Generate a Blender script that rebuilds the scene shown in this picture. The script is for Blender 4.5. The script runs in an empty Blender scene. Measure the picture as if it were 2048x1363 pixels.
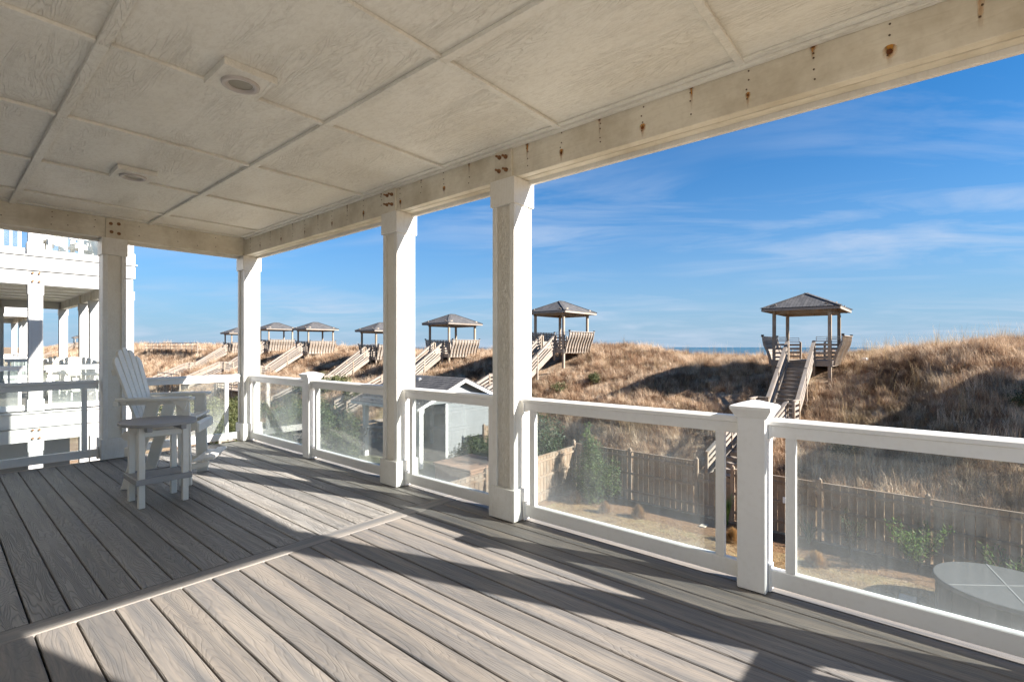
import bpy, bmesh, math, random
from mathutils import Vector, Matrix, Euler, noise
R = math.radians
random.seed(7)
S = bpy.context.scene
C = S.collection

# ------------------------------------------------------------------ camera, sky, sun, exposure
cam_d = bpy.data.cameras.new('camera'); cam = bpy.data.objects.new('camera', cam_d); C.objects.link(cam)
cam.location = (0, 0, 1.316); cam.rotation_euler = (R(90), 0, R(-49.59))
cam_d.sensor_width = 36; cam_d.lens = 17.42; cam_d.shift_y = 0.0061
cam_d.clip_start = 0.05; cam_d.clip_end = 60000
S.camera = cam
SUNV = Vector((-.516, 1.665, -1.0)).normalized()      # the way sunlight travels
W = bpy.data.worlds.new('World'); S.world = W; W.use_nodes = True
def build_world():
    nt = W.node_tree; n = nt.nodes; L = nt.links; n.clear()
    def N(t, **k):
        x = n.new(t)
        for a, b in k.items(): setattr(x, a, b)
        return x
    sky = N('ShaderNodeTexSky', sky_type='NISHITA', sun_disc=False, sun_elevation=math.asin(-SUNV.z), sun_rotation=math.atan2(-SUNV.x, -SUNV.y), altitude=0, air_density=1.0, dust_density=0.3, ozone_density=1.5)
    tc = N('ShaderNodeTexCoord'); sep = N('ShaderNodeSeparateXYZ'); L.new(tc.outputs['Generated'], sep.inputs[0])
    za = N('ShaderNodeMath', operation='ADD'); L.new(sep.outputs[2], za.inputs[0]); za.inputs[1].default_value = .10
    mx = N('ShaderNodeMath', operation='MAXIMUM'); L.new(za.outputs[0], mx.inputs[0]); mx.inputs[1].default_value = .02
    cx = N('ShaderNodeMath', operation='DIVIDE'); cy = N('ShaderNodeMath', operation='DIVIDE')
    L.new(sep.outputs[0], cx.inputs[0]); L.new(mx.outputs[0], cx.inputs[1]); L.new(sep.outputs[1], cy.inputs[0]); L.new(mx.outputs[0], cy.inputs[1])
    comb = N('ShaderNodeCombineXYZ'); L.new(cx.outputs[0], comb.inputs[0]); L.new(cy.outputs[0], comb.inputs[1])
    mp0 = N('ShaderNodeMapping'); mp0.inputs['Rotation'].default_value = (0, 0, R(-122)); L.new(comb.outputs[0], mp0.inputs[0])
    mp = N('ShaderNodeMapping'); mp.inputs['Scale'].default_value = (.46, 1.0, 1); mp.inputs['Location'].default_value = (1.3, .4, 0)
    L.new(mp0.outputs[0], mp.inputs[0])
    n1 = N('ShaderNodeTexNoise'); n1.inputs['Scale'].default_value = 1.5; n1.inputs['Detail'].default_value = 9; n1.inputs['Roughness'].default_value = .6; n1.inputs['Distortion'].default_value = .9
    L.new(mp.outputs[0], n1.inputs['Vector'])
    n2 = N('ShaderNodeTexNoise'); n2.inputs['Scale'].default_value = .45; n2.inputs['Detail'].default_value = 3
    L.new(comb.outputs[0], n2.inputs['Vector'])
    r1 = N('ShaderNodeMapRange'); r1.inputs[1].default_value = .44; r1.inputs[2].default_value = .72; L.new(n1.outputs[0], r1.inputs[0])
    r2 = N('ShaderNodeMapRange'); r2.inputs[1].default_value = .38; r2.inputs[2].default_value = .60; L.new(n2.outputs[0], r2.inputs[0])
    mm = N('ShaderNodeMath', operation='MULTIPLY'); L.new(r1.outputs[0], mm.inputs[0]); L.new(r2.outputs[0], mm.inputs[1])
    m3 = N('ShaderNodeMath', operation='MULTIPLY'); L.new(mm.outputs[0], m3.inputs[0]); m3.inputs[1].default_value = .62
    # low cumulus bank above the sea
    mp2 = N('ShaderNodeMapping'); mp2.inputs['Scale'].default_value = (5, 5, 26); L.new(tc.outputs['Generated'], mp2.inputs[0])
    n3 = N('ShaderNodeTexNoise'); n3.inputs['Scale'].default_value = 1.5; n3.inputs['Detail'].default_value = 6; L.new(mp2.outputs[0], n3.inputs['Vector'])
    r3 = N('ShaderNodeMapRange'); r3.inputs[1].default_value = .50; r3.inputs[2].default_value = .70; L.new(n3.outputs[0], r3.inputs[0])
    r4 = N('ShaderNodeMapRange'); r4.inputs[1].default_value = .095; r4.inputs[2].default_value = .045; L.new(sep.outputs[2], r4.inputs[0])
    m4 = N('ShaderNodeMath', operation='MULTIPLY'); L.new(r3.outputs[0], m4.inputs[0]); L.new(r4.outputs[0], m4.inputs[1])
    m5 = N('ShaderNodeMath', operation='MULTIPLY'); L.new(m4.outputs[0], m5.inputs[0]); m5.inputs[1].default_value = .45
    mxx = N('ShaderNodeMath', operation='MAXIMUM'); L.new(m3.outputs[0], mxx.inputs[0]); L.new(m5.outputs[0], mxx.inputs[1])
    tint = N('ShaderNodeMix', data_type='RGBA', blend_type='MULTIPLY'); tint.inputs[0].default_value = 1
    L.new(sky.outputs[0], tint.inputs[6]); tint.inputs[7].default_value = SKY_TINT
    hz = N('ShaderNodeMix', data_type='RGBA'); L.new(tint.outputs[2], hz.inputs[6]); hz.inputs[7].default_value = HAZE_COL
    ab = N('ShaderNodeMath', operation='ABSOLUTE'); L.new(sep.outputs[2], ab.inputs[0])
    e0 = N('ShaderNodeMath', operation='DIVIDE'); L.new(ab.outputs[0], e0.inputs[0]); e0.inputs[1].default_value = .195
    ep = N('ShaderNodeMath', operation='POWER'); L.new(e0.outputs[0], ep.inputs[0]); ep.inputs[1].default_value = 1.35
    e1 = N('ShaderNodeMath', operation='MULTIPLY'); L.new(ep.outputs[0], e1.inputs[0]); e1.inputs[1].default_value = -1
    e2 = N('ShaderNodeMath', operation='EXPONENT'); L.new(e1.outputs[0], e2.inputs[0])
    e3 = N('ShaderNodeMath', operation='MULTIPLY'); L.new(e2.outputs[0], e3.inputs[0]); e3.inputs[1].default_value = .92; L.new(e3.outputs[0], hz.inputs[0])
    mix = N('ShaderNodeMix', data_type='RGBA'); L.new(mxx.outputs[0], mix.inputs[0]); L.new(hz.outputs[2], mix.inputs[6]); mix.inputs[7].default_value = CLOUD_COL
    bg = N('ShaderNodeBackground'); bg.inputs[1].default_value = SKY_STRENGTH; L.new(mix.outputs[2], bg.inputs[0])
    out = N('ShaderNodeOutputWorld'); L.new(bg.outputs[0], out.inputs[0])
SKY_STRENGTH = .055
SKY_TINT = (.055, .36, .62, 1)
CLOUD_COL = (2.5, 2.85, 3.45, 1)
HAZE_COL = (1.60, 2.12, 2.8, 1)
build_world()
sl = bpy.data.lights.new('sun', 'SUN'); sun = bpy.data.objects.new('sun', sl); C.objects.link(sun)
sl.energy = 3.5; sl.angle = R(.5); sl.color = (1.0, .95, .88)
sun.location = (0, -20, 30); sun.rotation_euler = SUNV.to_track_quat('-Z', 'Y').to_euler()
S.view_settings.view_transform = 'Standard'; S.view_settings.look = 'None'; S.view_settings.gamma = 1
S.view_settings.use_curve_mapping = False; S.view_settings.exposure = 2.27
S.render.engine = 'CYCLES'
S.cycles.max_bounces = 10; S.cycles.diffuse_bounces = 6; S.cycles.transparent_max_bounces = 24; S.cycles.glossy_bounces = 3
S.cycles.caustics_reflective = False; S.cycles.caustics_refractive = False
S.cycles.use_denoising = True; S.cycles.sample_clamp_indirect = 6

# ------------------------------------------------------------------ materials
class NT:
    def __init__(s, name):
        s.m = bpy.data.materials.new(name); s.m.use_nodes = True
        s.t = s.m.node_tree; s.n = s.t.nodes; s.b = s.n['Principled BSDF']; s.out = s.n['Material Output']
        s.tc = s.n.new('ShaderNodeTexCoord'); s.oi = s.n.new('ShaderNodeObjectInfo')
    def l(s, a, b): s.t.links.new(a, b); return b
    def math(s, op, a, b=None, clamp=False):
        x = s.n.new('ShaderNodeMath'); x.operation = op; x.use_clamp = clamp
        for i, v in enumerate((a, b)):
            if v is None: continue
            if hasattr(v, 'links'): s.l(v, x.inputs[i])
            else: x.inputs[i].default_value = v
        return x.outputs[0]
    def vec(s, scale=(1, 1, 1), rnd=0, coord='Object', rot=(0, 0, 0)):
        v = s.tc.outputs['Object']
        if coord == 'World': v = s.n.new('ShaderNodeNewGeometry').outputs['Position']
        if rnd:
            a = s.n.new('ShaderNodeVectorMath'); a.operation = 'ADD'; s.l(v, a.inputs[0])
            c = s.n.new('ShaderNodeVectorMath'); c.operation = 'SCALE'; c.inputs[0].default_value = (1, .73, .41)
            s.l(s.math('MULTIPLY', s.oi.outputs['Random'], rnd), c.inputs['Scale']); s.l(c.outputs[0], a.inputs[1]); v = a.outputs[0]
        m = s.n.new('ShaderNodeMapping'); m.inputs['Scale'].default_value = scale; m.inputs['Rotation'].default_value = rot; s.l(v, m.inputs[0])
        return m.outputs[0]
    def noise(s, v, scale=5, detail=4, rough=.5, dist=0):
        x = s.n.new('ShaderNodeTexNoise'); s.l(v, x.inputs['Vector'])
        x.inputs['Scale'].default_value = scale; x.inputs['Detail'].default_value = detail; x.inputs['Roughness'].default_value = rough; x.inputs['Distortion'].default_value = dist
        return x.outputs[0]
    def wave(s, v, scale=5, dist=4, detail=3, dscale=1, kind='BANDS', dirn='X', drough=.5):
        x = s.n.new('ShaderNodeTexWave'); x.wave_type = kind; s.l(v, x.inputs['Vector'])
        if kind == 'BANDS': x.bands_direction = dirn
        else: x.rings_direction = dirn
        x.inputs['Scale'].default_value = scale; x.inputs['Distortion'].default_value = dist
        x.inputs['Detail'].default_value = detail; x.inputs['Detail Scale'].default_value = dscale; x.inputs['Detail Roughness'].default_value = drough
        return x.outputs['Fac']
    def ramp(s, f, stops):
        x = s.n.new('ShaderNodeValToRGB'); s.l(f, x.inputs[0]); e = x.color_ramp.elements
        while len(e) < len(stops): e.new(.5)
        for i, (p, c) in enumerate(stops):
            e[i].position = p; e[i].color = (c, c, c, 1) if not hasattr(c, '__len__') else (*c, 1)
        return x.outputs[0]
    def rng(s, f, a, b, c=0, d=1):
        x = s.n.new('ShaderNodeMapRange'); s.l(f, x.inputs[0])
        for i, v in enumerate((a, b, c, d)): x.inputs[i + 1].default_value = v
        return x.outputs[0]
    def mix(s, f, a, b, mode='MIX'):
        x = s.n.new('ShaderNodeMix'); x.data_type = 'RGBA'; x.blend_type = mode
        for i, v in ((0, f), (6, a), (7, b)):
            if hasattr(v, 'links'): s.l(v, x.inputs[i])
            elif i == 0: x.inputs[0].default_value = v
            else: x.inputs[i].default_value = (*v, 1) if hasattr(v, '__len__') else (v, v, v, 1)
        return x.outputs[2]
    def bump(s, h, strength=.3, dist=.01):
        x = s.n.new('ShaderNodeBump'); x.inputs['Strength'].default_value = strength; x.inputs['Distance'].default_value = dist
        s.l(h, x.inputs['Height'])
        return x.outputs[0]
    def fin(s, col, rough=.5, bump=None, spec=.4, metal=0):
        if hasattr(col, 'links'): s.l(col, s.b.inputs['Base Color'])
        else: s.b.inputs['Base Color'].default_value = (*col, 1)
        if hasattr(rough, 'links'): s.l(rough, s.b.inputs['Roughness'])
        else: s.b.inputs['Roughness'].default_value = rough
        s.b.inputs['Specular IOR Level'].default_value = spec; s.b.inputs['Metallic'].default_value = metal
        if bump is not None: s.l(bump, s.b.inputs['Normal'])
        return s.m
M = {}
def paint(name, col, dirt, amt=.5, grain=None, gs=1.0, rough=.5, depth=.004, axis=2):
    t = NT(name)
    v = t.vec((1, 1, 1), 7)
    d = t.noise(v, 2.2, 6, .62); fine = t.noise(v, 38, 3)
    f = t.math('MULTIPLY', t.rng(d, .42, .75), amt)
    c = t.mix(f, col, dirt)
    c = t.mix(t.math('MULTIPLY', t.rng(fine, .5, .8), .18), c, dirt)
    b = None
    if grain:
        sc = [1, 1, 1]; sc[axis] = .12
        vv = t.vec(sc, 9)
        w = t.wave(vv, 12 * gs, 14, 3, 1.6, 'BANDS', 'DIAGONAL', .6)
        nn = t.noise(t.vec([a if i != axis else .1 for i, a in enumerate((1, 1, 1))], 3), 60 * gs, 4, .6)
        mask = t.rng(t.noise(vv, 2.2, 3), .4, .6, .15, 1)
        h = t.math('ADD', t.math('MULTIPLY', t.math('POWER', w, .5), t.math('MULTIPLY', mask, grain)), t.math('MULTIPLY', nn, .35 * grain))
        b = t.bump(h, .9, depth)
        c = t.mix(t.math('MULTIPLY', t.rng(w, .25, 0), .22 * grain), c, dirt)
    else:
        b = t.bump(fine, .25, .002)
    return t.fin(c, rough, b)
def ceilmat():
    t = NT('cream_ceiling_panel')
    v = t.vec((1, .16, 1), 9); g = t.vec((1, 1, 1), 5)
    def ridge(vv, sc, dist, wdt):
        nn = t.noise(vv, sc, 3, .55, dist)
        return t.rng(t.math('ABSOLUTE', t.math('SUBTRACT', nn, .5)), 0, wdt, 1, 0)
    cn = t.noise(t.vec((1, .15, 1), 9), 5.5, 4, .42, .5)
    r1 = t.rng(t.math('PINGPONG', t.math('MULTIPLY', cn, 30.0), .5), 0, .17, 1, 0); r2 = ridge(t.vec((1, .2, 1), 4), 34, 1.2, .05)
    mask = t.rng(t.noise(t.vec((1, .35, 1), 5), 3.2, 4, .6), .42, .58, .12, 1)
    n1 = t.noise(t.vec((1, .5, 1), 3), 45, 4, .65, .5); n2 = t.noise(g, 120, 3, .6)
    h = t.math('ADD', t.math('MULTIPLY', t.math('ADD', r1, t.math('MULTIPLY', r2, .5)), t.math('MULTIPLY', mask, -.9)), t.math('MULTIPLY', n1, .7)); h = t.math('ADD', h, t.math('MULTIPLY', n2, .3))
    d = t.noise(t.vec((1, .5, 1), 8), 1.7, 6, .6)
    c = t.mix(t.rng(d, .42, .75, 0, .30), (.85, .84, .785), (.60, .54, .44))
    c = t.mix(t.rng(n1, .55, .38, 0, .13), c, (.38, .34, .27))
    c = t.mix(t.math('MULTIPLY', t.math('MULTIPLY', r1, mask), .18), c, (.36, .31, .23))
    return t.fin(c, .55, t.bump(h, .7, .0045))
M['white'] = paint('white_paint', (.80, .79, .76), (.52, .47, .38), .30)
M['white_wood'] = paint('white_painted_wood', (.80, .79, .75), (.46, .41, .32), .35, .45, 1.2, depth=.003)
M['emboss'] = paint('embossed_painted_panel', (.80, .77, .69), (.50, .43, .32), .30, .8, 4.5, depth=.004)
M['beam'] = paint('weathered_cream_beam', (.77, .73, .63), (.38, .32, .22), .75, .4, .8, depth=.003, axis=1)
M['beamx'] = paint('weathered_cream_beam_side', (.75, .71, .61), (.36, .31, .22), .8, .4, .8, depth=.003, axis=0)
M['ceil'] = ceilmat()
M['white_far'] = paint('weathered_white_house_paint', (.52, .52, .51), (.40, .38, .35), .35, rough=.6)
M['vinyl'] = paint('white_vinyl', (.82, .81, .79), (.60, .56, .50), .15, rough=.35)
M['poly'] = paint('chair_lumber', (.84, .81, .74), (.60, .57, .51), .3, .25, 3, depth=.001)
M['poly_grey'] = paint('grey_lumber', (.36, .35, .345), (.26, .25, .24), .3, .3, 3, depth=.001, axis=0)
def deckmat(name, axis=1, warm=(.345, .31, .27), cool=(.17, .165, .163), line=.42, rings=26.0, deep=.9):
    t = NT(name)
    sc = [1, 1, 1]; sc[axis] = .07
    v = t.vec(sc, 11)
    streak = t.noise(t.vec([a * (.5 if i == axis else 1) for i, a in enumerate(sc)], 11), 20, 5, .65, .25); s2 = t.noise(v, 70, 3, .6)
    sc2 = [1, 1, 1]; sc2[axis] = .16
    sc3 = [1, 1, 1]; sc3[axis] = .11
    cn = t.noise(t.vec(sc3, 31), 9.5, 2.2, .42, .35)
    w = t.math('PINGPONG', t.math('MULTIPLY', cn, rings), .5); w = t.math('MULTIPLY', w, 2.0)
    c = t.ramp(streak, [(.30, cool), (.48, tuple((a + b) / 2 for a, b in zip(warm, cool))), (.62, warm)])
    c = t.mix(t.math('MULTIPLY', t.rng(w, .42, 0), line), c, tuple(a * .45 for a in cool))
    c = t.mix(t.math('MULTIPLY', t.rng(s2, .5, .72), .3), c, tuple(a * .6 for a in cool))
    val = t.rng(t.oi.outputs['Random'], 0, 1, .84, 1.1)
    c = t.mix(1, c, val, 'MULTIPLY')
    big = t.noise(t.vec((1, 1, 1), 0, 'World'), 1.3, 4)
    c = t.mix(t.math('MULTIPLY', t.rng(big, .5, .75), .25), c, (.30, .27, .23))
    h = t.math('ADD', t.math('MULTIPLY', t.rng(w, 0, .45), 1.0), t.math('MULTIPLY', s2, .6))
    return t.fin(c, t.rng(streak, .3, .7, .50, .62), t.bump(h, deep, .003), .35)
M['deck'] = deckmat('composite_deck_board', line=.14, rings=22.0, deep=.4, warm=(.255, .222, .19), cool=(.115, .115, .118))  # near boards: finer grain, tones lowered to hold back the sunlight on them
M['deck_far'] = deckmat('embossed_deck_board', line=.45, rings=34.0, deep=1.0, warm=(.35, .32, .285), cool=(.20, .195, .19))  # far boards: stronger grain, tones lightened to lift the shade they lie in
M['deckx'] = deckmat('composite_divider_board', 0, line=.15, deep=.4, warm=(.31, .275, .24), cool=(.14, .14, .14))
def glassmat():
    t = NT('dusty_glass')
    n = t.n
    tr = n.new('ShaderNodeBsdfTransparent'); tr.inputs[0].default_value = (.93, .96, .95, 1)
    gl = n.new('ShaderNodeBsdfGlossy'); gl.inputs['Roughness'].default_value = .02; gl.inputs[0].default_value = (1, 1, 1, 1)
    fr = n.new('ShaderNodeFresnel'); fr.inputs[0].default_value = 1.5
    m1 = n.new('ShaderNodeMixShader'); t.l(t.math('MULTIPLY', fr.outputs[0], .38), m1.inputs[0]); t.l(tr.outputs[0], m1.inputs[1]); t.l(gl.outputs[0], m1.inputs[2])
    df = n.new('ShaderNodeBsdfDiffuse'); df.inputs[0].default_value = (.86, .88, .87, 1)
    tl = n.new('ShaderNodeBsdfTranslucent'); tl.inputs[0].default_value = (.86, .88, .87, 1)
    m2 = n.new('ShaderNodeMixShader'); m2.inputs[0].default_value = .5; t.l(df.outputs[0], m2.inputs[1]); t.l(tl.outputs[0], m2.inputs[2])
    st = t.noise(t.vec((1, 1, .05), 5), 55, 4, .6); cl = t.noise(t.vec((1, 1, 1), 5), 2.6, 4)
    sp = n.new('ShaderNodeSeparateXYZ'); t.l(t.tc.outputs['Object'], sp.inputs[0])
    low = t.rng(sp.outputs[2], .50, .12, 0, .11)
    f = t.math('ADD', t.math('MULTIPLY', t.rng(st, .40, .75), .05), t.math('MULTIPLY', t.rng(cl, .40, .7), .06))
    f = t.math('ADD', f, low); f = t.math('ADD', f, .03, True)
    m3 = n.new('ShaderNodeMixShader'); t.l(f, m3.inputs[0]); t.l(m1.outputs[0], m3.inputs[1]); t.l(m2.outputs[0], m3.inputs[2])
    t.l(m3.outputs[0], t.out.inputs[0]); return t.m
M['glass'] = glassmat()
def simple(name, col, rough=.6, var=.25, sc=20, metal=0, bs=.2, coord='Object', spec=.4):
    t = NT(name); nn = t.noise(t.vec((1, 1, 1), 6, coord), sc, 5, .6)
    c = t.mix(t.rng(nn, .3, .75), col, tuple(a * (1 - var * 1.6) for a in col))
    return t.fin(c, rough, t.bump(nn, bs, .01), spec, metal)
M['rust'] = simple('rusty_steel', (.17, .055, .015), .8, .4, 90)
M['bolt'] = simple('rusted_bolt', (.33, .17, .08), .7, .4, 120)
M['hole'] = simple('dark_bore', (.09, .07, .05), .9)
M['nail'] = simple('nail_head', (.12, .08, .05), .7)
M['dark'] = simple('dark_plastic', (.03, .03, .033), .5)
M['lens'] = simple('frosted_lamp_lens', (.22, .19, .14), .35, .1, 8)
M['trim_ring'] = simple('grey_lamp_trim', (.55, .51, .49), .4, .1, 8)
M['void'] = simple('dark_joist', (.06, .055, .05), .9)
def stain():
    t = NT('rust_stain'); n = t.n
    v = t.vec((1, 1, .35), 13); a = t.noise(v, 42, 4, .6)
    sp = n.new('ShaderNodeSeparateXYZ'); t.l(t.tc.outputs['Generated'], sp.inputs[0])
    # fades downwards and to both sides of the run
    e = t.math('SUBTRACT', 1.0, t.math('MULTIPLY', t.math('ABSOLUTE', t.math('SUBTRACT', sp.outputs[1], .5)), 2.0))
    f = t.math('MULTIPLY', t.rng(e, 0.05, .8), t.rng(sp.outputs[2], 0.0, .9))
    f = t.math('MULTIPLY', f, t.rng(a, .32, .6, .2, 1), True)
    t.b.inputs['Base Color'].default_value = (.58, .28, .05, 1); t.b.inputs['Roughness'].default_value = .8
    tr = n.new('ShaderNodeBsdfTransparent'); mx = n.new('ShaderNodeMixShader')
    t.l(t.math('MULTIPLY', f, .85), mx.inputs[0]); t.l(tr.outputs[0], mx.inputs[1]); t.l(t.b.outputs[0], mx.inputs[2]); t.l(mx.outputs[0], t.out.inputs[0])
    return t.m
M['stain'] = stain()
def woodmat(name, a, b, axis=2, grey=None):
    t = NT(name); sc = [1, 1, 1]; sc[axis] = .15
    nn = t.noise(t.vec(sc, 9), 30, 5, .65, .4); big = t.noise(t.vec((1, 1, 1), 5), 3, 3)
    c = t.ramp(nn, [(.3, b), (.65, a)])
    if grey: c = t.mix(t.rng(big, .4, .62, 0, .8), c, grey)
    c = t.mix(1, c, t.rng(t.oi.outputs['Random'], 0, 1, .82, 1.12), 'MULTIPLY')
    return t.fin(c, .8, t.bump(nn, .4, .005), .25)
M['wood'] = woodmat('weathered_timber', (.36, .27, .19), (.22, .16, .11), 2, (.30, .265, .225))
M['woodx'] = woodmat('weathered_timber_rails', (.33, .27, .22), (.19, .155, .125), 0, (.29, .255, .225))
M['fence'] = woodmat('fence_timber', (.31, .215, .145), (.19, .13, .09), 2, (.28, .23, .18))
def shingle(name='asphalt_shingles', sc=1.0):
    t = NT(name)
    b = t.n.new('ShaderNodeTexBrick'); t.l(t.vec((1, 1, 1)), b.inputs['Vector'])
    b.inputs['Scale'].default_value = 1; b.inputs['Brick Width'].default_value = .3; b.inputs['Row Height'].default_value = .14; b.inputs['Mortar Size'].default_value = .008; b.inputs['Mortar Smooth'].default_value = .2
    b.inputs['Color1'].default_value = (.11, .105, .105, 1); b.inputs['Color2'].default_value = (.055, .055, .06, 1); b.inputs['Mortar'].default_value = (.02, .02, .02, 1)
    nn = t.noise(t.vec((1, 1, 1)), 45, 4)
    c = t.mix(t.rng(nn, .3, .7, 0, .5), b.outputs['Color'], (.14, .13, .125))
    return t.fin(c, .9, t.bump(b.outputs['Fac'], .5, .01), .2)
M['shingle'] = shingle()
def leafmat(name, a, b, c3, trans=.25):
    t = NT(name)
    nn = t.noise(t.vec((1, 1, 1), 5), 3.2, 4); n2 = t.noise(t.vec((1, 1, 1), 5), 45, 2)
    c = t.ramp(nn, [(.3, a), (.52, b), (.72, c3)])
    c = t.mix(t.rng(n2, .35, .7, 0, .5), c, tuple(x * .5 for x in a))
    t.b.inputs['Transmission Weight'].default_value = 0
    t.fin(c, .55, None, .3)
    tl = t.n.new('ShaderNodeBsdfTranslucent'); t.l(c, tl.inputs[0]); mx = t.n.new('ShaderNodeMixShader'); mx.inputs[0].default_value = trans
    t.l(t.b.outputs[0], mx.inputs[1]); t.l(tl.outputs[0], mx.inputs[2]); t.l(mx.outputs[0], t.out.inputs[0])
    return t.m
M['leaf'] = leafmat('evergreen_leaves', (.035, .055, .02), (.07, .10, .03), (.12, .14, .05))
M['leaf_dark'] = leafmat('dark_needles', (.02, .04, .018), (.04, .065, .025), (.07, .095, .03))
M['leaf_olive'] = leafmat('olive_leaves', (.06, .07, .025), (.11, .12, .045), (.19, .18, .08))
M['leaf_bright'] = leafmat('bright_leaves', (.08, .14, .03), (.14, .22, .05), (.25, .33, .10))
M['leaf_cypress'] = leafmat('cypress_needles', (.03, .055, .015), (.07, .11, .03), (.14, .20, .05))
M['straw'] = leafmat('straw_blades', (.30, .17, .07), (.46, .29, .13), (.58, .40, .20))
M['bark'] = simple('brown_bark', (.12, .085, .055), .9, .4, 30)
def grassmat(name, stops):
    t = NT(name)
    w = t.noise(t.vec((1, 1, 1), 0, 'World'), .55, 5, .6)
    w2 = t.noise(t.vec((1, 1, 1), 0, 'World'), 2.6, 3, .6)
    f = t.math('ADD', t.math('MULTIPLY', t.math('ADD', w, w2), .30), t.math('MULTIPLY', t.oi.outputs['Random'], .40))
    c = t.ramp(f, stops)
    gr = t.noise(t.vec((1, 1, 1), 0, 'World'), .23, 3, .5)
    c = t.mix(t.rng(gr, .60, .72, 0, .55), c, (.10, .095, .035))
    t.fin(c, .7, None, .2)
    tl = t.n.new('ShaderNodeBsdfTranslucent'); t.l(c, tl.inputs[0]); mx = t.n.new('ShaderNodeMixShader'); mx.inputs[0].default_value = .25
    t.l(t.b.outputs[0], mx.inputs[1]); t.l(tl.outputs[0], mx.inputs[2]); t.l(mx.outputs[0], t.out.inputs[0])
    return t.m
M['dune_grass'] = grassmat('dune_grass_blades', [(.27, (.13, .072, .042)), (.37, (.29, .175, .105)), (.50, (.47, .32, .205)), (.67, (.78, .62, .45))])
M['stalk'] = grassmat('sea_oat_stalks', [(.2, (.40, .27, .13)), (.8, (.58, .44, .26))])
def groundmat():
    t = NT('dune_sand_and_thatch')
    v = t.vec((1, 1, 1), 0, 'World')
    a = t.noise(v, .7, 6, .65); b = t.noise(v, 9, 5, .7)
    f = t.math('ADD', t.math('MULTIPLY', a, .55), t.math('MULTIPLY', b, .45))
    c = t.ramp(f, [(.36, (.17, .105, .065)), (.5, (.33, .225, .145)), (.64, (.56, .46, .35))])
    g = t.noise(v, .16, 3)
    c = t.mix(t.rng(g, .55, .68, 0, .45), c, (.15, .15, .06))
    return t.fin(c, .95, t.bump(b, .8, .08), .1)
M['ground'] = groundmat()
def lawnmat():
    t = NT('dry_lawn'); v = t.vec((1, 1, 1), 0, 'World')
    a = t.noise(v, 2.2, 6, .7); b = t.noise(v, 40, 4, .7)
    c = t.ramp(a, [(.38, (.17, .12, .07)), (.5, (.36, .27, .16)), (.62, (.30, .26, .13))])
    c = t.mix(t.rng(b, .4, .7, 0, .6), c, (.18, .12, .06))
    return t.fin(c, .95, t.bump(b, 1, .03), .1)
M['lawn'] = lawnmat()
def mulchmat():
    t = NT('pine_straw_mulch'); v = t.vec((1, 1, 1), 0, 'World')
    b = t.noise(v, 30, 5, .75, 1.2)
    c = t.ramp(b, [(.3, (.08, .04, .022)), (.5, (.22, .125, .07)), (.7, (.42, .29, .18))])
    return t.fin(c, .95, t.bump(b, 1, .05), .1)
M['mulch'] = mulchmat()
M['sand'] = simple('pale_sand', (.52, .45, .36), .95, .2, 6, coord='World')
def seamat():
    t = NT('sea_water'); v = t.vec((1, .25, 1), 0, 'World', (0, 0, R(8)))
    a = t.noise(v, .12, 6, .65); b = t.noise(v, .012, 3)
    c = t.mix(t.rng(b, .4, .6), (.022, .075, .12), (.032, .105, .145))
    c = t.mix(t.rng(a, .66, .74, 0, .5), c, (.6, .66, .68))
    return t.fin(c, .35, t.bump(a, .8, 1.2), .35)
M['sea'] = seamat()
M['concrete'] = simple('grey_concrete', (.34, .33, .31), .9, .2, 6, coord='World')
M['tubcover'] = simple('grey_vinyl_cover', (.10, .10, .096), .55, .12, 5)
M['tubside'] = simple('grey_tub_skirt', (.06, .058, .055), .6, .3, 7)
M['brown'] = simple('brown_cover', (.40, .25, .17), .8, .35, 9)
M['siding'] = simple('pale_grey_siding', (.225, .235, .24), .6, .06, 4)
M['strap'] = simple('grey_webbing', (.30, .30, .29), .7, .1, 20)
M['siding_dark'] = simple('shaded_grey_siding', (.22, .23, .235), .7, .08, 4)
M['wglass'] = simple('window_glass', (.10, .13, .17), .06, .1, 2, spec=.9)
M['louver'] = simple('grey_louvers', (.30, .31, .33), .6, .15, 5)
M['cloth_red'] = simple('red_cloth', (.25, .03, .03), .9)
M['metal'] = simple('grey_steel', (.4, .4, .4), .4, .1, 9, .8)

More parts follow.
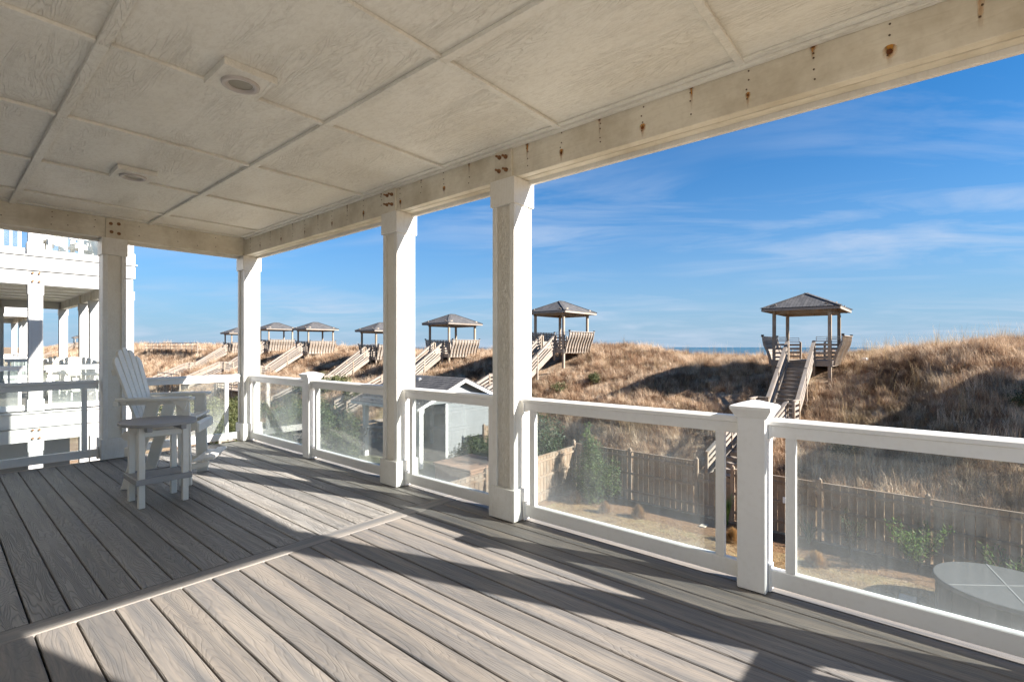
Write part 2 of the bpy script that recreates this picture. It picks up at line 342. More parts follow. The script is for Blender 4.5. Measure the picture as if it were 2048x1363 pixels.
# ------------------------------------------------------------------ builders
class MB:
    def __init__(s): s.v = []; s.f = []
    def box(s, x0, x1, y0, y1, z0, z1, mat=None):
        i = len(s.v)
        p = [Vector((x, y, z)) for z in (z0, z1) for y in (y0, y1) for x in (x0, x1)]
        if mat is not None: p = [mat @ q for q in p]
        s.v += p
        for f in ((0, 2, 3, 1), (4, 5, 7, 6), (0, 1, 5, 4), (2, 6, 7, 3), (0, 4, 6, 2), (1, 3, 7, 5)): s.f.append(tuple(i + k for k in f))
        return s
    def beam(s, a, b, w, h, up=(0, 0, 1)):
        a = Vector(a); b = Vector(b); d = b - a; L = d.length; x = d / L
        y = Vector(up).cross(x); y.normalize(); z = x.cross(y)
        m = Matrix((x, y, z)).transposed().to_4x4(); m.translation = a
        return s.box(0, L, -w / 2, w / 2, -h / 2, h / 2, m)
    def prism(s, pts, axis, lo, hi, mat=None):
        n = len(pts); i = len(s.v); q = []
        for t in (lo, hi):
            for p in pts:
                if axis == 2: w = (p[0], p[1], t)
                elif axis == 1: w = (p[0], t, p[1])
                else: w = (t, p[0], p[1])
                w = Vector(w); q.append(mat @ w if mat is not None else w)
        s.v += q
        s.f.append(tuple(i + k for k in range(n))[::-1]); s.f.append(tuple(i + n + k for k in range(n)))
        for k in range(n): s.f.append((i + k, i + (k + 1) % n, i + n + (k + 1) % n, i + n + k))
        return s
    def cyl(s, c, r, z0, z1, n=16, axis=2, r2=None):
        r2 = r if r2 is None else r2; i = len(s.v)
        for z, rr in ((z0, r), (z1, r2)):
            for k in range(n):
                a = 2 * math.pi * k / n; u, w = rr * math.cos(a), rr * math.sin(a)
                s.v.append(Vector((c[0] + u, c[1] + w, z) if axis == 2 else ((z, c[0] + u, c[1] + w) if axis == 0 else (c[0] + u, z, c[1] + w))))
        s.f.append(tuple(range(i, i + n))[::-1]); s.f.append(tuple(range(i + n, i + 2 * n)))
        for k in range(n): s.f.append((i + k, i + (k + 1) % n, i + n + (k + 1) % n, i + n + k))
        return s
    def quad(s, *p):
        i = len(s.v); s.v += [Vector(q) for q in p]; s.f.append(tuple(range(i, i + len(p)))); return s
    def mesh(s, name, mat, bevel=0, smooth=False):
        me = bpy.data.meshes.new(name); me.from_pydata(s.v, [], s.f)
        bm = bmesh.new(); bm.from_mesh(me)
        if smooth != 'leaf': bmesh.ops.recalc_face_normals(bm, faces=bm.faces)
        if bevel: bmesh.ops.bevel(bm, geom=[e for e in bm.edges if e.calc_face_angle(0) > .6], offset=bevel, segments=1, affect='EDGES', clamp_overlap=True)
        bm.to_mesh(me); bm.free(); me.materials.append(M[mat])
        if smooth: me.polygons.foreach_set('use_smooth', [True] * len(me.polygons))
        return me
    def build(s, name, mat, parent=None, bevel=0, smooth=False, loc=(0, 0, 0)):
        return put(name, s.mesh(name, mat, bevel, smooth), parent, loc)
def put(name, me, parent=None, loc=(0, 0, 0), rot=(0, 0, 0), sc=None, kind=None):
    o = bpy.data.objects.new(name, me); C.objects.link(o); o.location = loc; o.rotation_euler = rot
    if sc: o.scale = sc if hasattr(sc, '__len__') else (sc,) * 3
    if parent is not None: o.parent = parent
    if kind: o['kind'] = kind
    return o
def tag(o, label, cat, group=None):
    o['label'] = label; o['category'] = cat
    if group: o['group'] = group
    return o
def thing(name, label, cat, loc=(0, 0, 0), rz=0, group=None):
    o = bpy.data.objects.new(name, None); C.objects.link(o); o.location = loc; o.rotation_euler = (0, 0, rz); o.empty_display_size = .2
    return tag(o, label, cat, group)
def copy_tree(o, parent=None):
    c = o.copy(); C.objects.link(c); c.parent = parent
    for ch in list(o.children): copy_tree(ch, c)
    return c
def struct(o): o['kind'] = 'structure'; return o

# ------------------------------------------------------------------ terrain
PX = [(-9e9, -4.4), (17.0, -4.4), (17.6, -4.15), (18.8, -3.35), (20, -2.75), (22, -2.0), (24, -1.45), (26.6, -.3), (29, .3), (33, .75), (36, .7), (42, -1.2), (60, -5.2), (80, -6.9), (120, -8.5), (9e9, -9)]
PY = [(-9e9, .5), (-12, .5), (-4, .45), (0, .2), (3.5, -.05), (9, -.22), (12.5, -.12), (14.5, .15), (17, .45), (19.4, .5), (25, .4), (30, .1), (40, -.25), (46, .1), (52.5, .15), (62, .5), (74, .2), (100, .5), (9e9, .5)]
def lerp(T, x):
    for (a, u), (b, v) in zip(T, T[1:]):
        if x <= b: return u + (v - u) * (x - a) / (b - a) if a > -8e9 and b < 8e9 else (u if a > -8e9 and b > 8e9 else v)
    return T[-1][1]
def sstep(a, b, x):
    t = max(0, min(1, (x - a) / (b - a))); return t * t * (3 - 2 * t)
def ground_z(x, y):
    sh = 2.6 * sstep(11.5, 14, y) * (1 - sstep(25, 29, y))         # the neighbour's yard reaches further seaward
    xx = x if x > 33 else (x if sh == 0 else (17 + (x - 17 - sh) * 16 / (16 - sh) if x > 17 + sh else 16.5))
    z = lerp(PX, xx)
    w = sstep(17.2 + sh, 24, x)
    z += lerp(PY, y) * w * (1 - sstep(36, 60, x))
    z += 1.15 * math.exp(-((x - 26.5) / 5.0) ** 2 - ((y + 1.6) / 3.4) ** 2) * w
    z += .55 * math.exp(-((x - 22.5) / 2.6) ** 2 - ((y - 12) / 3.0) ** 2) * w
    nz = noise.noise(Vector((x * .33, y * .33, 3.1))) * .30 + noise.noise(Vector((x * .9, y * .9, 7.7))) * .14
    z += nz * w * (1 - .7 * sstep(36, 60, x))
    return z
def axis_vals(spec):
    o = []
    for a, b, st in spec:
        k = max(1, round((b - a) / st)); o += [a + (b - a) * i / k for i in range(k)]
    o.append(spec[-1][1]); return o
gx = axis_vals([(-4000, -400, 900), (-400, -40, 90), (-40, 14, 9), (14, 38, .4), (38, 60, 2), (60, 130, 7)])
gy = axis_vals([(-6000, -400, 1400), (-400, -60, 60), (-60, -14, 6), (-14, 34, .4), (34, 100, .8), (100, 220, 5), (220, 1000, 60), (1000, 6000, 1000)])
g = MB(); g.v = [Vector((x, y, ground_z(x, y))) for y in gy for x in gx]
nx = len(gx); g.f = [(j * nx + i, j * nx + i + 1, (j + 1) * nx + i + 1, (j + 1) * nx + i) for j in range(len(gy) - 1) for i in range(nx - 1)]
struct(g.build('ground', 'ground', smooth=True))
struct(MB().quad((60, -30000, -7), (40000, -30000, -7), (40000, 40000, -7), (60, 40000, -7)).build('sea', 'sea'))
struct(MB().quad((-1, -9, -4.396), (15.4, -9, -4.396), (15.4, 10.6, -4.396), (-1, 10.6, -4.396)).build('lawn', 'lawn'))
def blob_sheet(name, mat, pts, z): struct(MB().quad(*[(x, y, z) for x, y in pts]).build(name, mat))
edge = [(15.35 + .35 * noise.noise(Vector((y * .8, 0, 0))), y) for y in [-9 + i * .4 for i in range(49)]]
blob_sheet('mulch_bed', 'mulch', edge + [(17.1, 10.2), (17.1, -9)], -4.388)
blob_sheet('sand_path', 'sand', [(4, 33), (20, 35), (20, 37.5), (4, 36)], -4.39)
blob_sheet('driveway', 'sand', [(2, 44), (24, 46), (24, 52), (2, 50)], -4.39)
M['shade_grass'] = simple('patchy_green_grass', (.15, .15, .075), .95, .35, 3, coord='World')
blob_sheet('side_yard_grass', 'shade_grass', [(4, 11.4), (19.4, 11.4), (19.4, 31), (4, 31)], -4.394)
blob_sheet('patio', 'concrete', [(12.2, 13.2), (16.8, 13.2), (16.8, 16.2), (12.2, 16.2)], -4.388)

# ------------------------------------------------------------------ our deck floor
XW = -1.6
deck = struct(bpy.data.objects.new('deck_floor', None)); C.objects.link(deck)
gap0, pitch = .31, .1461
def board_mesh(y0, y1, w=.1385, mat='deck'):
    pts = [(-w / 2, -.024), (w / 2, -.024), (w / 2, -.004), (w / 2 - .004, 0), (-w / 2 + .004, 0), (-w / 2, -.004)]
    return MB().prism(pts, 1, y0, y1).mesh('deck_board', mat)
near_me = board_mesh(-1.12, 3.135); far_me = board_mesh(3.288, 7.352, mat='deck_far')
k = math.ceil((XW - gap0) / pitch) - 1
while True:
    xc = gap0 + pitch * (k + .5)
    if xc > 3.10: break
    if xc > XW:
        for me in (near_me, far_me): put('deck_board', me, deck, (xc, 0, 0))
    k += 1
XE = gap0 + pitch * k
MB().box(XW, XE - .004, 3.141, 3.282, -.024, .001).build('divider_board', 'deckx', deck, .003)
MB().box(XW, XE - .004, 7.358, 7.43, -.024, .0005).build('edge_board', 'deckx', deck, .003)
j = MB()
for q in range(-3, 20):
    yy = q * .4
    if yy < 7.3: j.box(XW, XE - .02, yy, yy + .04, -.24, -.026)
o = j.build('joist', 'void', deck); o['kind'] = 'stuff'
MB().box(XW, XE - .03, -1.1, 7.40, -.30, -.26).build('soffit_board', 'white', deck)
MB().box(XE - .002, XE + .03, -1.14, 7.46, -.6, -.002).build('deck_fascia', 'white', deck, .003)
MB().box(XW, XE - .03, 7.432, 7.46, -.6, -.01).build('deck_fascia', 'white', deck, .003)
MB().box(XW, XE - .03, -1.16, -1.125, -.6, -.002).build('deck_fascia', 'white', deck, .003)

# ------------------------------------------------------------------ ceiling
CZ = 2.85
ceil = struct(bpy.data.objects.new('porch_ceiling', None)); C.objects.link(ceil)
xs = [XW, -.64, .56, 1.76, 2.86]; ys = [-1.05, -.41, .79, 1.98, 3.17, 4.37, 5.58, 6.75, 7.38]
for a, b in zip(xs, xs[1:]):
    for c, d in zip(ys, ys[1:]):
        o = MB().box(-(b - a) / 2 + .001, (b - a) / 2 - .001, -(d - c) / 2 + .001, (d - c) / 2 - .001, 0, .012).build('ceiling_panel', 'ceil', ceil, 0, False, ((a + b) / 2, (c + d) / 2, CZ))
for x in xs[1:-1]:
    for c, d in zip(ys, ys[1:]): MB().box(x - .026, x + .026, c + .001, d - .001, CZ - .026, CZ - .0005).build('ceiling_batten', 'ceil', ceil, .003)
for y in ys[1:-1]:
    for a, b in zip(xs, xs[1:]): MB().box(a + .028, b - .028, y - .021, y + .021, CZ - .021, CZ - .0006).build('ceiling_batten', 'ceil', ceil, .003)
MB().box(2.785, 2.858, -1.0, 7.28, CZ - .014, CZ - .0007).build('edge_trim', 'ceil', ceil, .002)
MB().box(2.822, 2.8585, -1.0, 7.28, CZ - .034, CZ - .0145).build('edge_trim', 'ceil', ceil, .002)
MB().box(XW, 2.784, 7.30, 7.378, CZ - .014, CZ - .0007).build('edge_trim', 'ceil', ceil, .002)
for x, y, lab in ((1.145, 3.0, 'round recessed porch light on a square block, nearer of the two in the ceiling'), (1.155, 5.345, 'round recessed porch light on a square block, farther one near the white column')):
    t = thing('recessed_light', lab, 'ceiling light', (x, y, CZ), 0, 'recessed lights in the porch ceiling')
    MB().box(-.14, .14, -.155, .155, -.042, -.001).build('mounting_block', 'ceil', t, .003)
    ring = MB(); n = 32
    for r0, z0 in ((.099, -.0425), (.097, -.052), (.088, -.056), (.070, -.053), (.062, -.036)):
        ring.v += [Vector((r0 * math.cos(2 * math.pi * q / n), r0 * math.sin(2 * math.pi * q / n), z0)) for q in range(n)]
    for s_ in range(4):
        for q in range(n): ring.f.append((s_ * n + q, s_ * n + (q + 1) % n, (s_ + 1) * n + (q + 1) % n, (s_ + 1) * n + q))
    ring.build('trim_ring', 'trim_ring', t, 0, True)
    MB().cyl((0, 0), .0618, -.0435, -.0425, 28).build('light_lens', 'lens', t, 0)

# ------------------------------------------------------------------ columns
def column_meshes():
    d = {}
    d['plinth'] = MB().box(-.13, .13, -.13, .13, .008, .244).mesh('plinth', 'white_wood', .003)
    m = MB().box(-.08, .08, -.09, .09, .244, 2.398); m.box(-.09, .060, -.107, .107, .2445, 2.398); m.box(.068, .09, -.107, .107, .2445, 2.398)
    d['shaft'] = m.mesh('shaft', 'emboss', 0)
    d['corner_board'] = MB().box(-.0088, .0088, -.0225, .0225, .2442, 2.3985).mesh('corner_board', 'white_wood', .002)
    d['side_board'] = MB().box(-.076, .076, -.0015, .0015, .2443, 2.3983).mesh('side_board', 'white_wood', 0)
    d['capital'] = MB().box(-.122, .122, -.122, .122, 2.399, 2.598).mesh('capital', 'white_wood', .003)
    return d
CM = column_meshes()
bolt_me = MB().cyl((0, 0), .016, -.012, 0, 12, 0).cyl((0, 0), .009, -.045, -.012, 8, 0).mesh('bolt', 'bolt')
washer_me = MB().cyl((0, 0), .021, -.004, 0, 14, 0).mesh('bolt_washer', 'bolt')
rec_me = MB().cyl((0, 0), .019, -.002, 0, 14, 0).cyl((0, 0), .010, -.008, -.002, 6, 0).mesh('bolt', 'bolt')
# column: corner boards stand on the faces turned in and out (x), flat boards on the other two
def porch_column(x, y, label, rot=0, block=(-.11, .05), bolts='long', nx_=0, xoff=0):
    t = thing('porch_column', label, 'column', (x, y, 0), rot, 'white wrapped columns of the porch')
    for nme in ('plinth', 'shaft', 'capital'): put(nme, CM[nme], t)
    for sx in (-1, 1):
        for sy in (-1, 1): put('corner_board', CM['corner_board'], t, (sx * .0988, sy * .087, 0))
    for sy in (-1, 1): put('side_board', CM['side_board'], t, (-.0135, sy * .1087, 0))
    MB().box(block[0], block[1], -.085, .085, 2.599, 2.834).build('post_top', 'beam', t, .003)
    for a in (-.035, .035):
        for z in (2.67, 2.77): put('bolt', bolt_me if bolts == 'long' else rec_me, t, (block[0], a + random.uniform(-.006, .006), z + random.uniform(-.01, .01)))
    return t
porch_column(2.95, 2.51, 'tall white wrapped column nearest the camera, between two glass railing panels')
porch_column(2.95, 3.95, 'white wrapped column second along the ocean side railing, with two short bolts at top')
porch_column(2.96, 7.465, 'slim looking white corner column where the two glass railings meet')
porch_column(1.415, 7.475, 'shaded white column behind the adirondack chair, with four bolt heads at top', R(90), (-.11, .05), 'rec')
porch_column(2.95, -1.0, 'white corner column at the near end of the porch, outside the picture on the right')
porch_column(1.415, -1.0, 'white column on the near end of the porch, outside the picture', -R(90))

# ------------------------------------------------------------------ beams
def beam_long():
    t = thing('porch_beam', 'long cream beam over the ocean side columns with rows of rusty nail heads', 'beam', (2.86, 3.2, 2.60))
    MB().box(0, .064, -4.3, 4.18, 0, .249).build('inner_plank', 'beam', t, .003)
    MB().box(.071, .14, -4.3, 4.32, -.001, .249).build('outer_plank', 'beam', t, .003)
    MB().box(.142, .175, -4.34, 4.40, -.03, .60).build('fascia_board', 'white_wood', t, .003)
    nail = MB().cyl((0, 0), .0048, -.0025, 0, 8, 0).mesh('nail', 'nail'); big = MB().cyl((0, 0), .0105, -.004, 0, 10, 0).mesh('rusty_nail', 'rust')
    rnd = random.Random(4)
    for q in range(-3, 24):
        yy = .155 + .3045 * q
        if min(abs(yy - c) for c in (2.51, 3.95, 7.47)) < .13: continue
        top = (q % 2 == 1)
        for z in (.058, .10 if top else .112, .15, .205 if not top else .186):
            if rnd.random() < .88: put('nail', nail, t, (0, yy - 3.2 + rnd.uniform(-.008, .008), z + rnd.uniform(-.008, .008)))
        zb = .217 if top else .073
        s = rnd.uniform(.55, 1.25) if yy > .4 else 1.5
        put('rusty_nail', big, t, (0, yy - 3.2, zb), (0, 0, 0), (1, s * .8, s * .8))
        w = .010 * s + .004; L = min(zb - .004, rnd.uniform(.05, .17) * s)
        sh = MB()
        for z0, z1, a, b in ((zb + .016, zb, .6, 1), (zb, zb - L * .4, 1, .6), (zb - L * .4, zb - L, .6, .35)):
            sh.quad((0, -w * a, z0), (0, w * a, z0), (0, w * b, z1), (0, -w * b, z1))
        sh.build('rust_stain', 'stain', t, 0, False, (-.0012, yy - 3.2, 0))
        hl = MB(); hl.cyl((0, zb), .019 * s + .004, -.0016, -.0008, 14, 0); hl.build('rust_stain', 'stain', t, 0, False, (0, yy - 3.2, 0))
beam_long()
def beam_side(y, s, label):
    t = thing('porch_beam', label, 'beam', (0, y, 2.60))
    a, b = sorted((0, .064 * s)); MB().box(XW, 2.857, a, b, 0, .249).build('inner_plank', 'beamx', t, .003)
    a, b = sorted((.071 * s, .14 * s)); MB().box(XW, 2.857, a, b, -.001, .249).build('outer_plank', 'beamx', t, .003)
    a, b = sorted((.142 * s, .175 * s)); MB().box(XW, 3.0, a, b, -.03, .60).build('fascia_board', 'white_wood', t, .003)
    nail = MB().cyl((0, 0), .0055, -.0025, 0, 8, 1).mesh('nail', 'nail')
    for x, z in ((.479, .088), (.87, .203), (.87, .146), (.862, .064), (1.0, .19), (1.0, .08), (1.237, .186), (1.229, .105), (1.653, .187), (1.653, .074), (2.057, .192), (2.06, .07), (2.281, .052), (2.5, .19), (2.5, .07), (.1, .19), (.1, .08)):
        if s > 0: put('nail', nail, t, (x, 0, z))
beam_side(7.38, 1, 'shaded cream beam across the far end of the porch, above the chair')
beam_side(-.93, -1, 'cream beam across the near end of the porch, outside the picture')

# ------------------------------------------------------------------ railings
def glass_rail(x0, y0, x1, y1, label, a0=.08, a1=.08):
    d = Vector((x1 - x0, y1 - y0)); L = d.length; rz = math.atan2(d.y, d.x)
    t = thing('glass_railing', label, 'railing', (x0, y0, 0), rz, 'glass panel railings between the columns')
    pr = [(-.026, .838), (.026, .838), (.026, .895), (.043, .903), (.043, .922), (.030, .934), (-.030, .934), (-.043, .922), (-.043, .903), (-.026, .895)]
    MB().prism(pr, 0, 0, L).build('top_rail', 'vinyl', t)
    MB().box(0, L, -.024, .024, .036, .127).build('bottom_rail', 'vinyl', t, .004)
    for a in (a0, L - a1 - .048): MB().box(a, a + .048, -.018, .018, .1272, .8378).build('stile', 'vinyl', t, .002)
    MB().box(a0 + .05, L - a1 - .05, -.003, .003, .1275, .8375).build('glass_panel', 'glass', t)
    for a in (.001, L - .013):
        MB().box(a, a + .012, -.032, .032, .008, .15).build('bracket', 'vinyl', t, .002)
        MB().box(a, a + .012, -.032, .032, .825, .90).build('bracket', 'vinyl', t, .002)
def newel(x, y, label):
    t = thing('newel_post', label, 'post', (x, y, 0), 0, 'square newel posts of the glass railing')
    MB().box(-.073, .073, -.073, .073, .004, .945).build('post', 'vinyl', t, .006)
    c = MB()
    rings = [(.080, .936), (.083, .945), (.098, .972), (.104, .980), (.104, .996), (.098, 1.0), (.02, 1.024)]
    for r0, z0 in rings: c.v += [Vector((r0 * a, r0 * b, z0)) for a, b in ((-1, -1), (1, -1), (1, 1), (-1, 1))]
    for s_ in range(len(rings) - 1):
        for q in range(4): c.f.append((s_ * 4 + q, s_ * 4 + (q + 1) % 4, s_ * 4 + 4 + (q + 1) % 4, s_ * 4 + 4 + q))
    c.f.append((0, 3, 2, 1)); e = 4 * (len(rings) - 1); c.f.append((e, e + 1, e + 2, e + 3))
    c.build('post_cap', 'vinyl', t, .0015)
newel(2.94, .75, 'white newel post with flared cap right of the nearest column')
newel(2.955, 5.665, 'white newel post with flared cap between the corner column and the second column')
RX = 2.945
glass_rail(RX, .677, RX, -.86, 'glass railing panel at the right edge, in front of the round covered tub')
glass_rail(RX, 2.37, RX, .823, 'wide glass railing panel between the nearest column and the right newel post', .05, .085)
glass_rail(RX, 3.815, RX, 2.645, 'glass railing panel between the two tall columns, in front of the grey gabled building', .05, .05)
glass_rail(RX, 5.59, RX, 4.085, 'glass railing panel between the left newel post and the second column', .05, .05)
glass_rail(RX, 7.33, RX, 5.74, 'hazy glass railing panel between the corner column and the left newel post', .05, .05)
glass_rail(1.55, 7.475, 2.83, 7.475, 'glass railing panel behind the chair with half of its top rail in sun', .05, .14)
glass_rail(XW, 7.475, 1.28, 7.475, 'shaded grey railing panel left of the far column', .05, .10)
glass_rail(1.55, -1.0, 2.815, -1.0, 'glass railing panel of the near porch end next to the corner column, outside the picture')
glass_rail(XW, -1.0, 1.28, -1.0, 'glass railing panel of the near porch end by the house wall, outside the picture')

# ------------------------------------------------------------------ house body behind the camera, storey above
hb = thing('beach_house', 'white beach house whose porch the picture is taken from', 'house', (0, 0, 0))
MB().box(-14, XW - .002, -1.0, 7.47, -4.4, 6.2).build('wall', 'white_wood', hb)
MB().box(XW, 2.99, -1.0, 7.50, 2.88, 3.20).build('upper_floor', 'white', hb)
MB().box(XW, 3.45, -1.45, 7.92, 5.18, 5.6).build('roof_slab', 'white', hb)
for x, y in ((2.95, -1), (2.95, 2.51), (2.95, 3.95), (2.95, 7.47), (1.41, 7.47), (1.41, -1.0)):
    MB().box(x - .107, x + .107, y - .107, y + .107, 3.202, 5.178).build('upper_column', 'white', hb)
    MB().box(x - .107, x + .107, y - .107, y + .107, -4.4, -.602).build('lower_column', 'white', hb)
MB().box(XW, XW + .012, 1.0, 1.9, .0, 2.1).build('door', 'white', hb, .003)
MB().box(XW + .001, XW + .02, 2.6, 4.4, .7, 2.1).build('window', 'wglass', hb, .003)

# ------------------------------------------------------------------ adirondack chair and side table
def bar_chair(label, loc, rz):
    t = thing('adirondack_chair', label, 'chair', loc, rz, 'white adirondack chairs')
    # local x forward, y left, z up
    W2 = .29
    for s in (-1, 1):
        y = s * W2
        MB().prism([(.19, 0), (.29, 0), (.27, .815), (.16, .815)], 1, y - .016, y + .016).build('front_leg', 'poly', t, .003)
        MB().prism([(-.29, 0), (-.19, 0), (.03, .815), (-.08, .815)], 1, y - s * .034 - .016, y - s * .034 + .016).build('rear_leg', 'poly', t, .003)
        pts = [(.33, .60), (.33, .52), (.26, .50), (-.20, .44), (-.27, .45), (-.30, .49), (-.27, .53), (-.2, .545), (.2, .62)]
        MB().prism(pts, 1, y - s * .068 - .016, y - s * .068 + .016).build('seat_rail', 'poly', t, .003)
        arm = [(.28, s * (W2 - .07)), (.31, s * (W2 - .03)), (.31, s * (W2 + .05)), (.28, s * (W2 + .075)), (.0, s * (W2 + .07)), (-.31, s * (W2 + .03)), (-.33, s * (W2 - .02)), (-.0, s * (W2 - .055))]
        MB().prism(arm, 2, .817, .843).build('arm', 'poly', t, .004)
        MB().prism([(.12, .816), (.27, .816), (.24, .72)], 1, y + s * .018, y + s * .046).build('arm_bracket', 'poly', t, .003)
        MB().prism([(-.28, .775), (.12, .775), (.12, .814), (-.28, .814)], 1, y - s * .018 - s * .012 - .010, y - s * .018 - s * .012 + .010).build('arm_support', 'poly', t, .002)
    for q in range(6):
        x = -.16 + q * .088; z = .548 + q * .0155
        m = Matrix.Translation((x, 0, z)) @ Matrix.Rotation(-.17, 4, 'Y')
        MB().box(-.04, .04, -.26, .26, 0, .022, m).build('seat_slat', 'poly', t, .004)
    MB().prism([(.315, .60), (.345, .575), (.345, .50), (.32, .49)], 1, -.258, .258).build('seat_front', 'poly', t, .004)
    # fan back, leaning backwards
    th = R(15); bm_ = Matrix.Translation((-.155, 0, .50)) @ Matrix.Rotation(-th, 4, 'Y')
    for q in range(5):
        u = q - 2; y0 = u * .088; fan = u * .045
        H = .83 - .022 * u * u
        w0, w1 = .040, .052
        tl = .0 if u == 0 else (.03 if abs(u) == 1 else .06) * (1 if u > 0 else -1)
        pts = [(y0 - w0, 0), (y0 + w0, 0), (y0 + fan + w1, H - max(tl, 0)), (y0 + fan + w1 * .5, H - max(tl, 0) * .4 + .008), (y0 + fan - w1 * .5, H + min(tl, 0) * .4 + .008), (y0 + fan - w1, H + min(tl, 0))]
        MB().prism(pts, 0, 0, .021, bm_).build('back_slat', 'poly', t, .003)
    MB().box(-.045, -.002, -.30, .30, .30, .37, bm_).build('back_rail', 'poly', t, .006)
    MB().box(-.045, -.002, -.27, .27, .58, .64, bm_).build('back_rail', 'poly', t, .006)
    MB().box(-.325, -.285, -.33, .33, .775, .816).build('back_brace', 'poly', t, .004)
    for s in (-1, 1): MB().prism([(.12, .10), (.42, .17), (.42, .215), (.12, .17)], 1, s * .245 - .014, s * .245 + .014).build('footrest_arm', 'poly', t, .002)
    for q in range(2):
        MB().box(.29 + q * .095, .375 + q * .095, -.285, .285, .212 + .018 * q, .234 + .018 * q).build('footrest_slat', 'poly', t, .004)
    MB().box(-.27, -.245, -.24, .24, .30, .38).build('rear_stretcher', 'poly', t, .003)
    return t
chair = bar_chair('shaded white adirondack bar chair turned to the ocean, beside the small side table', (1.525, 5.80, 0), R(-31))
def side_table():
    t = thing('side_table', 'small white legged side table with grey oval top in front of the chair', 'side table', (1.275, 5.09, 0), 0)
    for x in (-.155, .155):
        for y in (-.155, .155): MB().box(x - .022, x + .022, y - .022, y + .022, 0, .662).build('leg', 'poly', t, .003)
    n = 48
    for q in range(5):                                    # top of five planks cut to an oval
        y0, y1 = -.29 + q * .116, -.29 + (q + 1) * .116 - .003
        pts = []
        xx = lambda y: .268 * (max(0, 1 - abs(y / .291) ** 2.3)) ** (1 / 2.3)
        for i in range(9): y = y0 + (y1 - y0) * i / 8; pts.append((xx(y) + .004, y))
        for i in range(9): y = y1 + (y0 - y1) * i / 8; pts.append((-xx(y) - .004, y))
        MB().prism(pts, 2, .664, .69).build('table_plank', 'poly_grey', t, .002)
    for x in (-.20, .20): MB().box(x * .6 - .02, x * .6 + .02, -.25, .25, .625, .6635).build('cleat', 'poly_grey', t, .003)
    for y in (-.135, .135): MB().box(-.178, .178, y * 1.05 - .012, y * 1.05 + .012, .575, .624).build('apron', 'poly', t, .002)
    for s in (-1, 1): MB().box(-.20, .20, s * .190 - .011, s * .190 + .011, .195, .240).build('shelf_rail', 'poly_grey', t, .003)
    for s in (-1, 1): MB().box(s * .190 - .011, s * .190 + .011, -.178, .178, .195, .240).build('shelf_rail', 'poly_grey', t, .003)
    for q in range(4): MB().box(-.176 , .176, -.128 + q * .066, -.066 + q * .066, .220, .2385).build('shelf_slat', 'poly_grey', t, .002)
side_table()

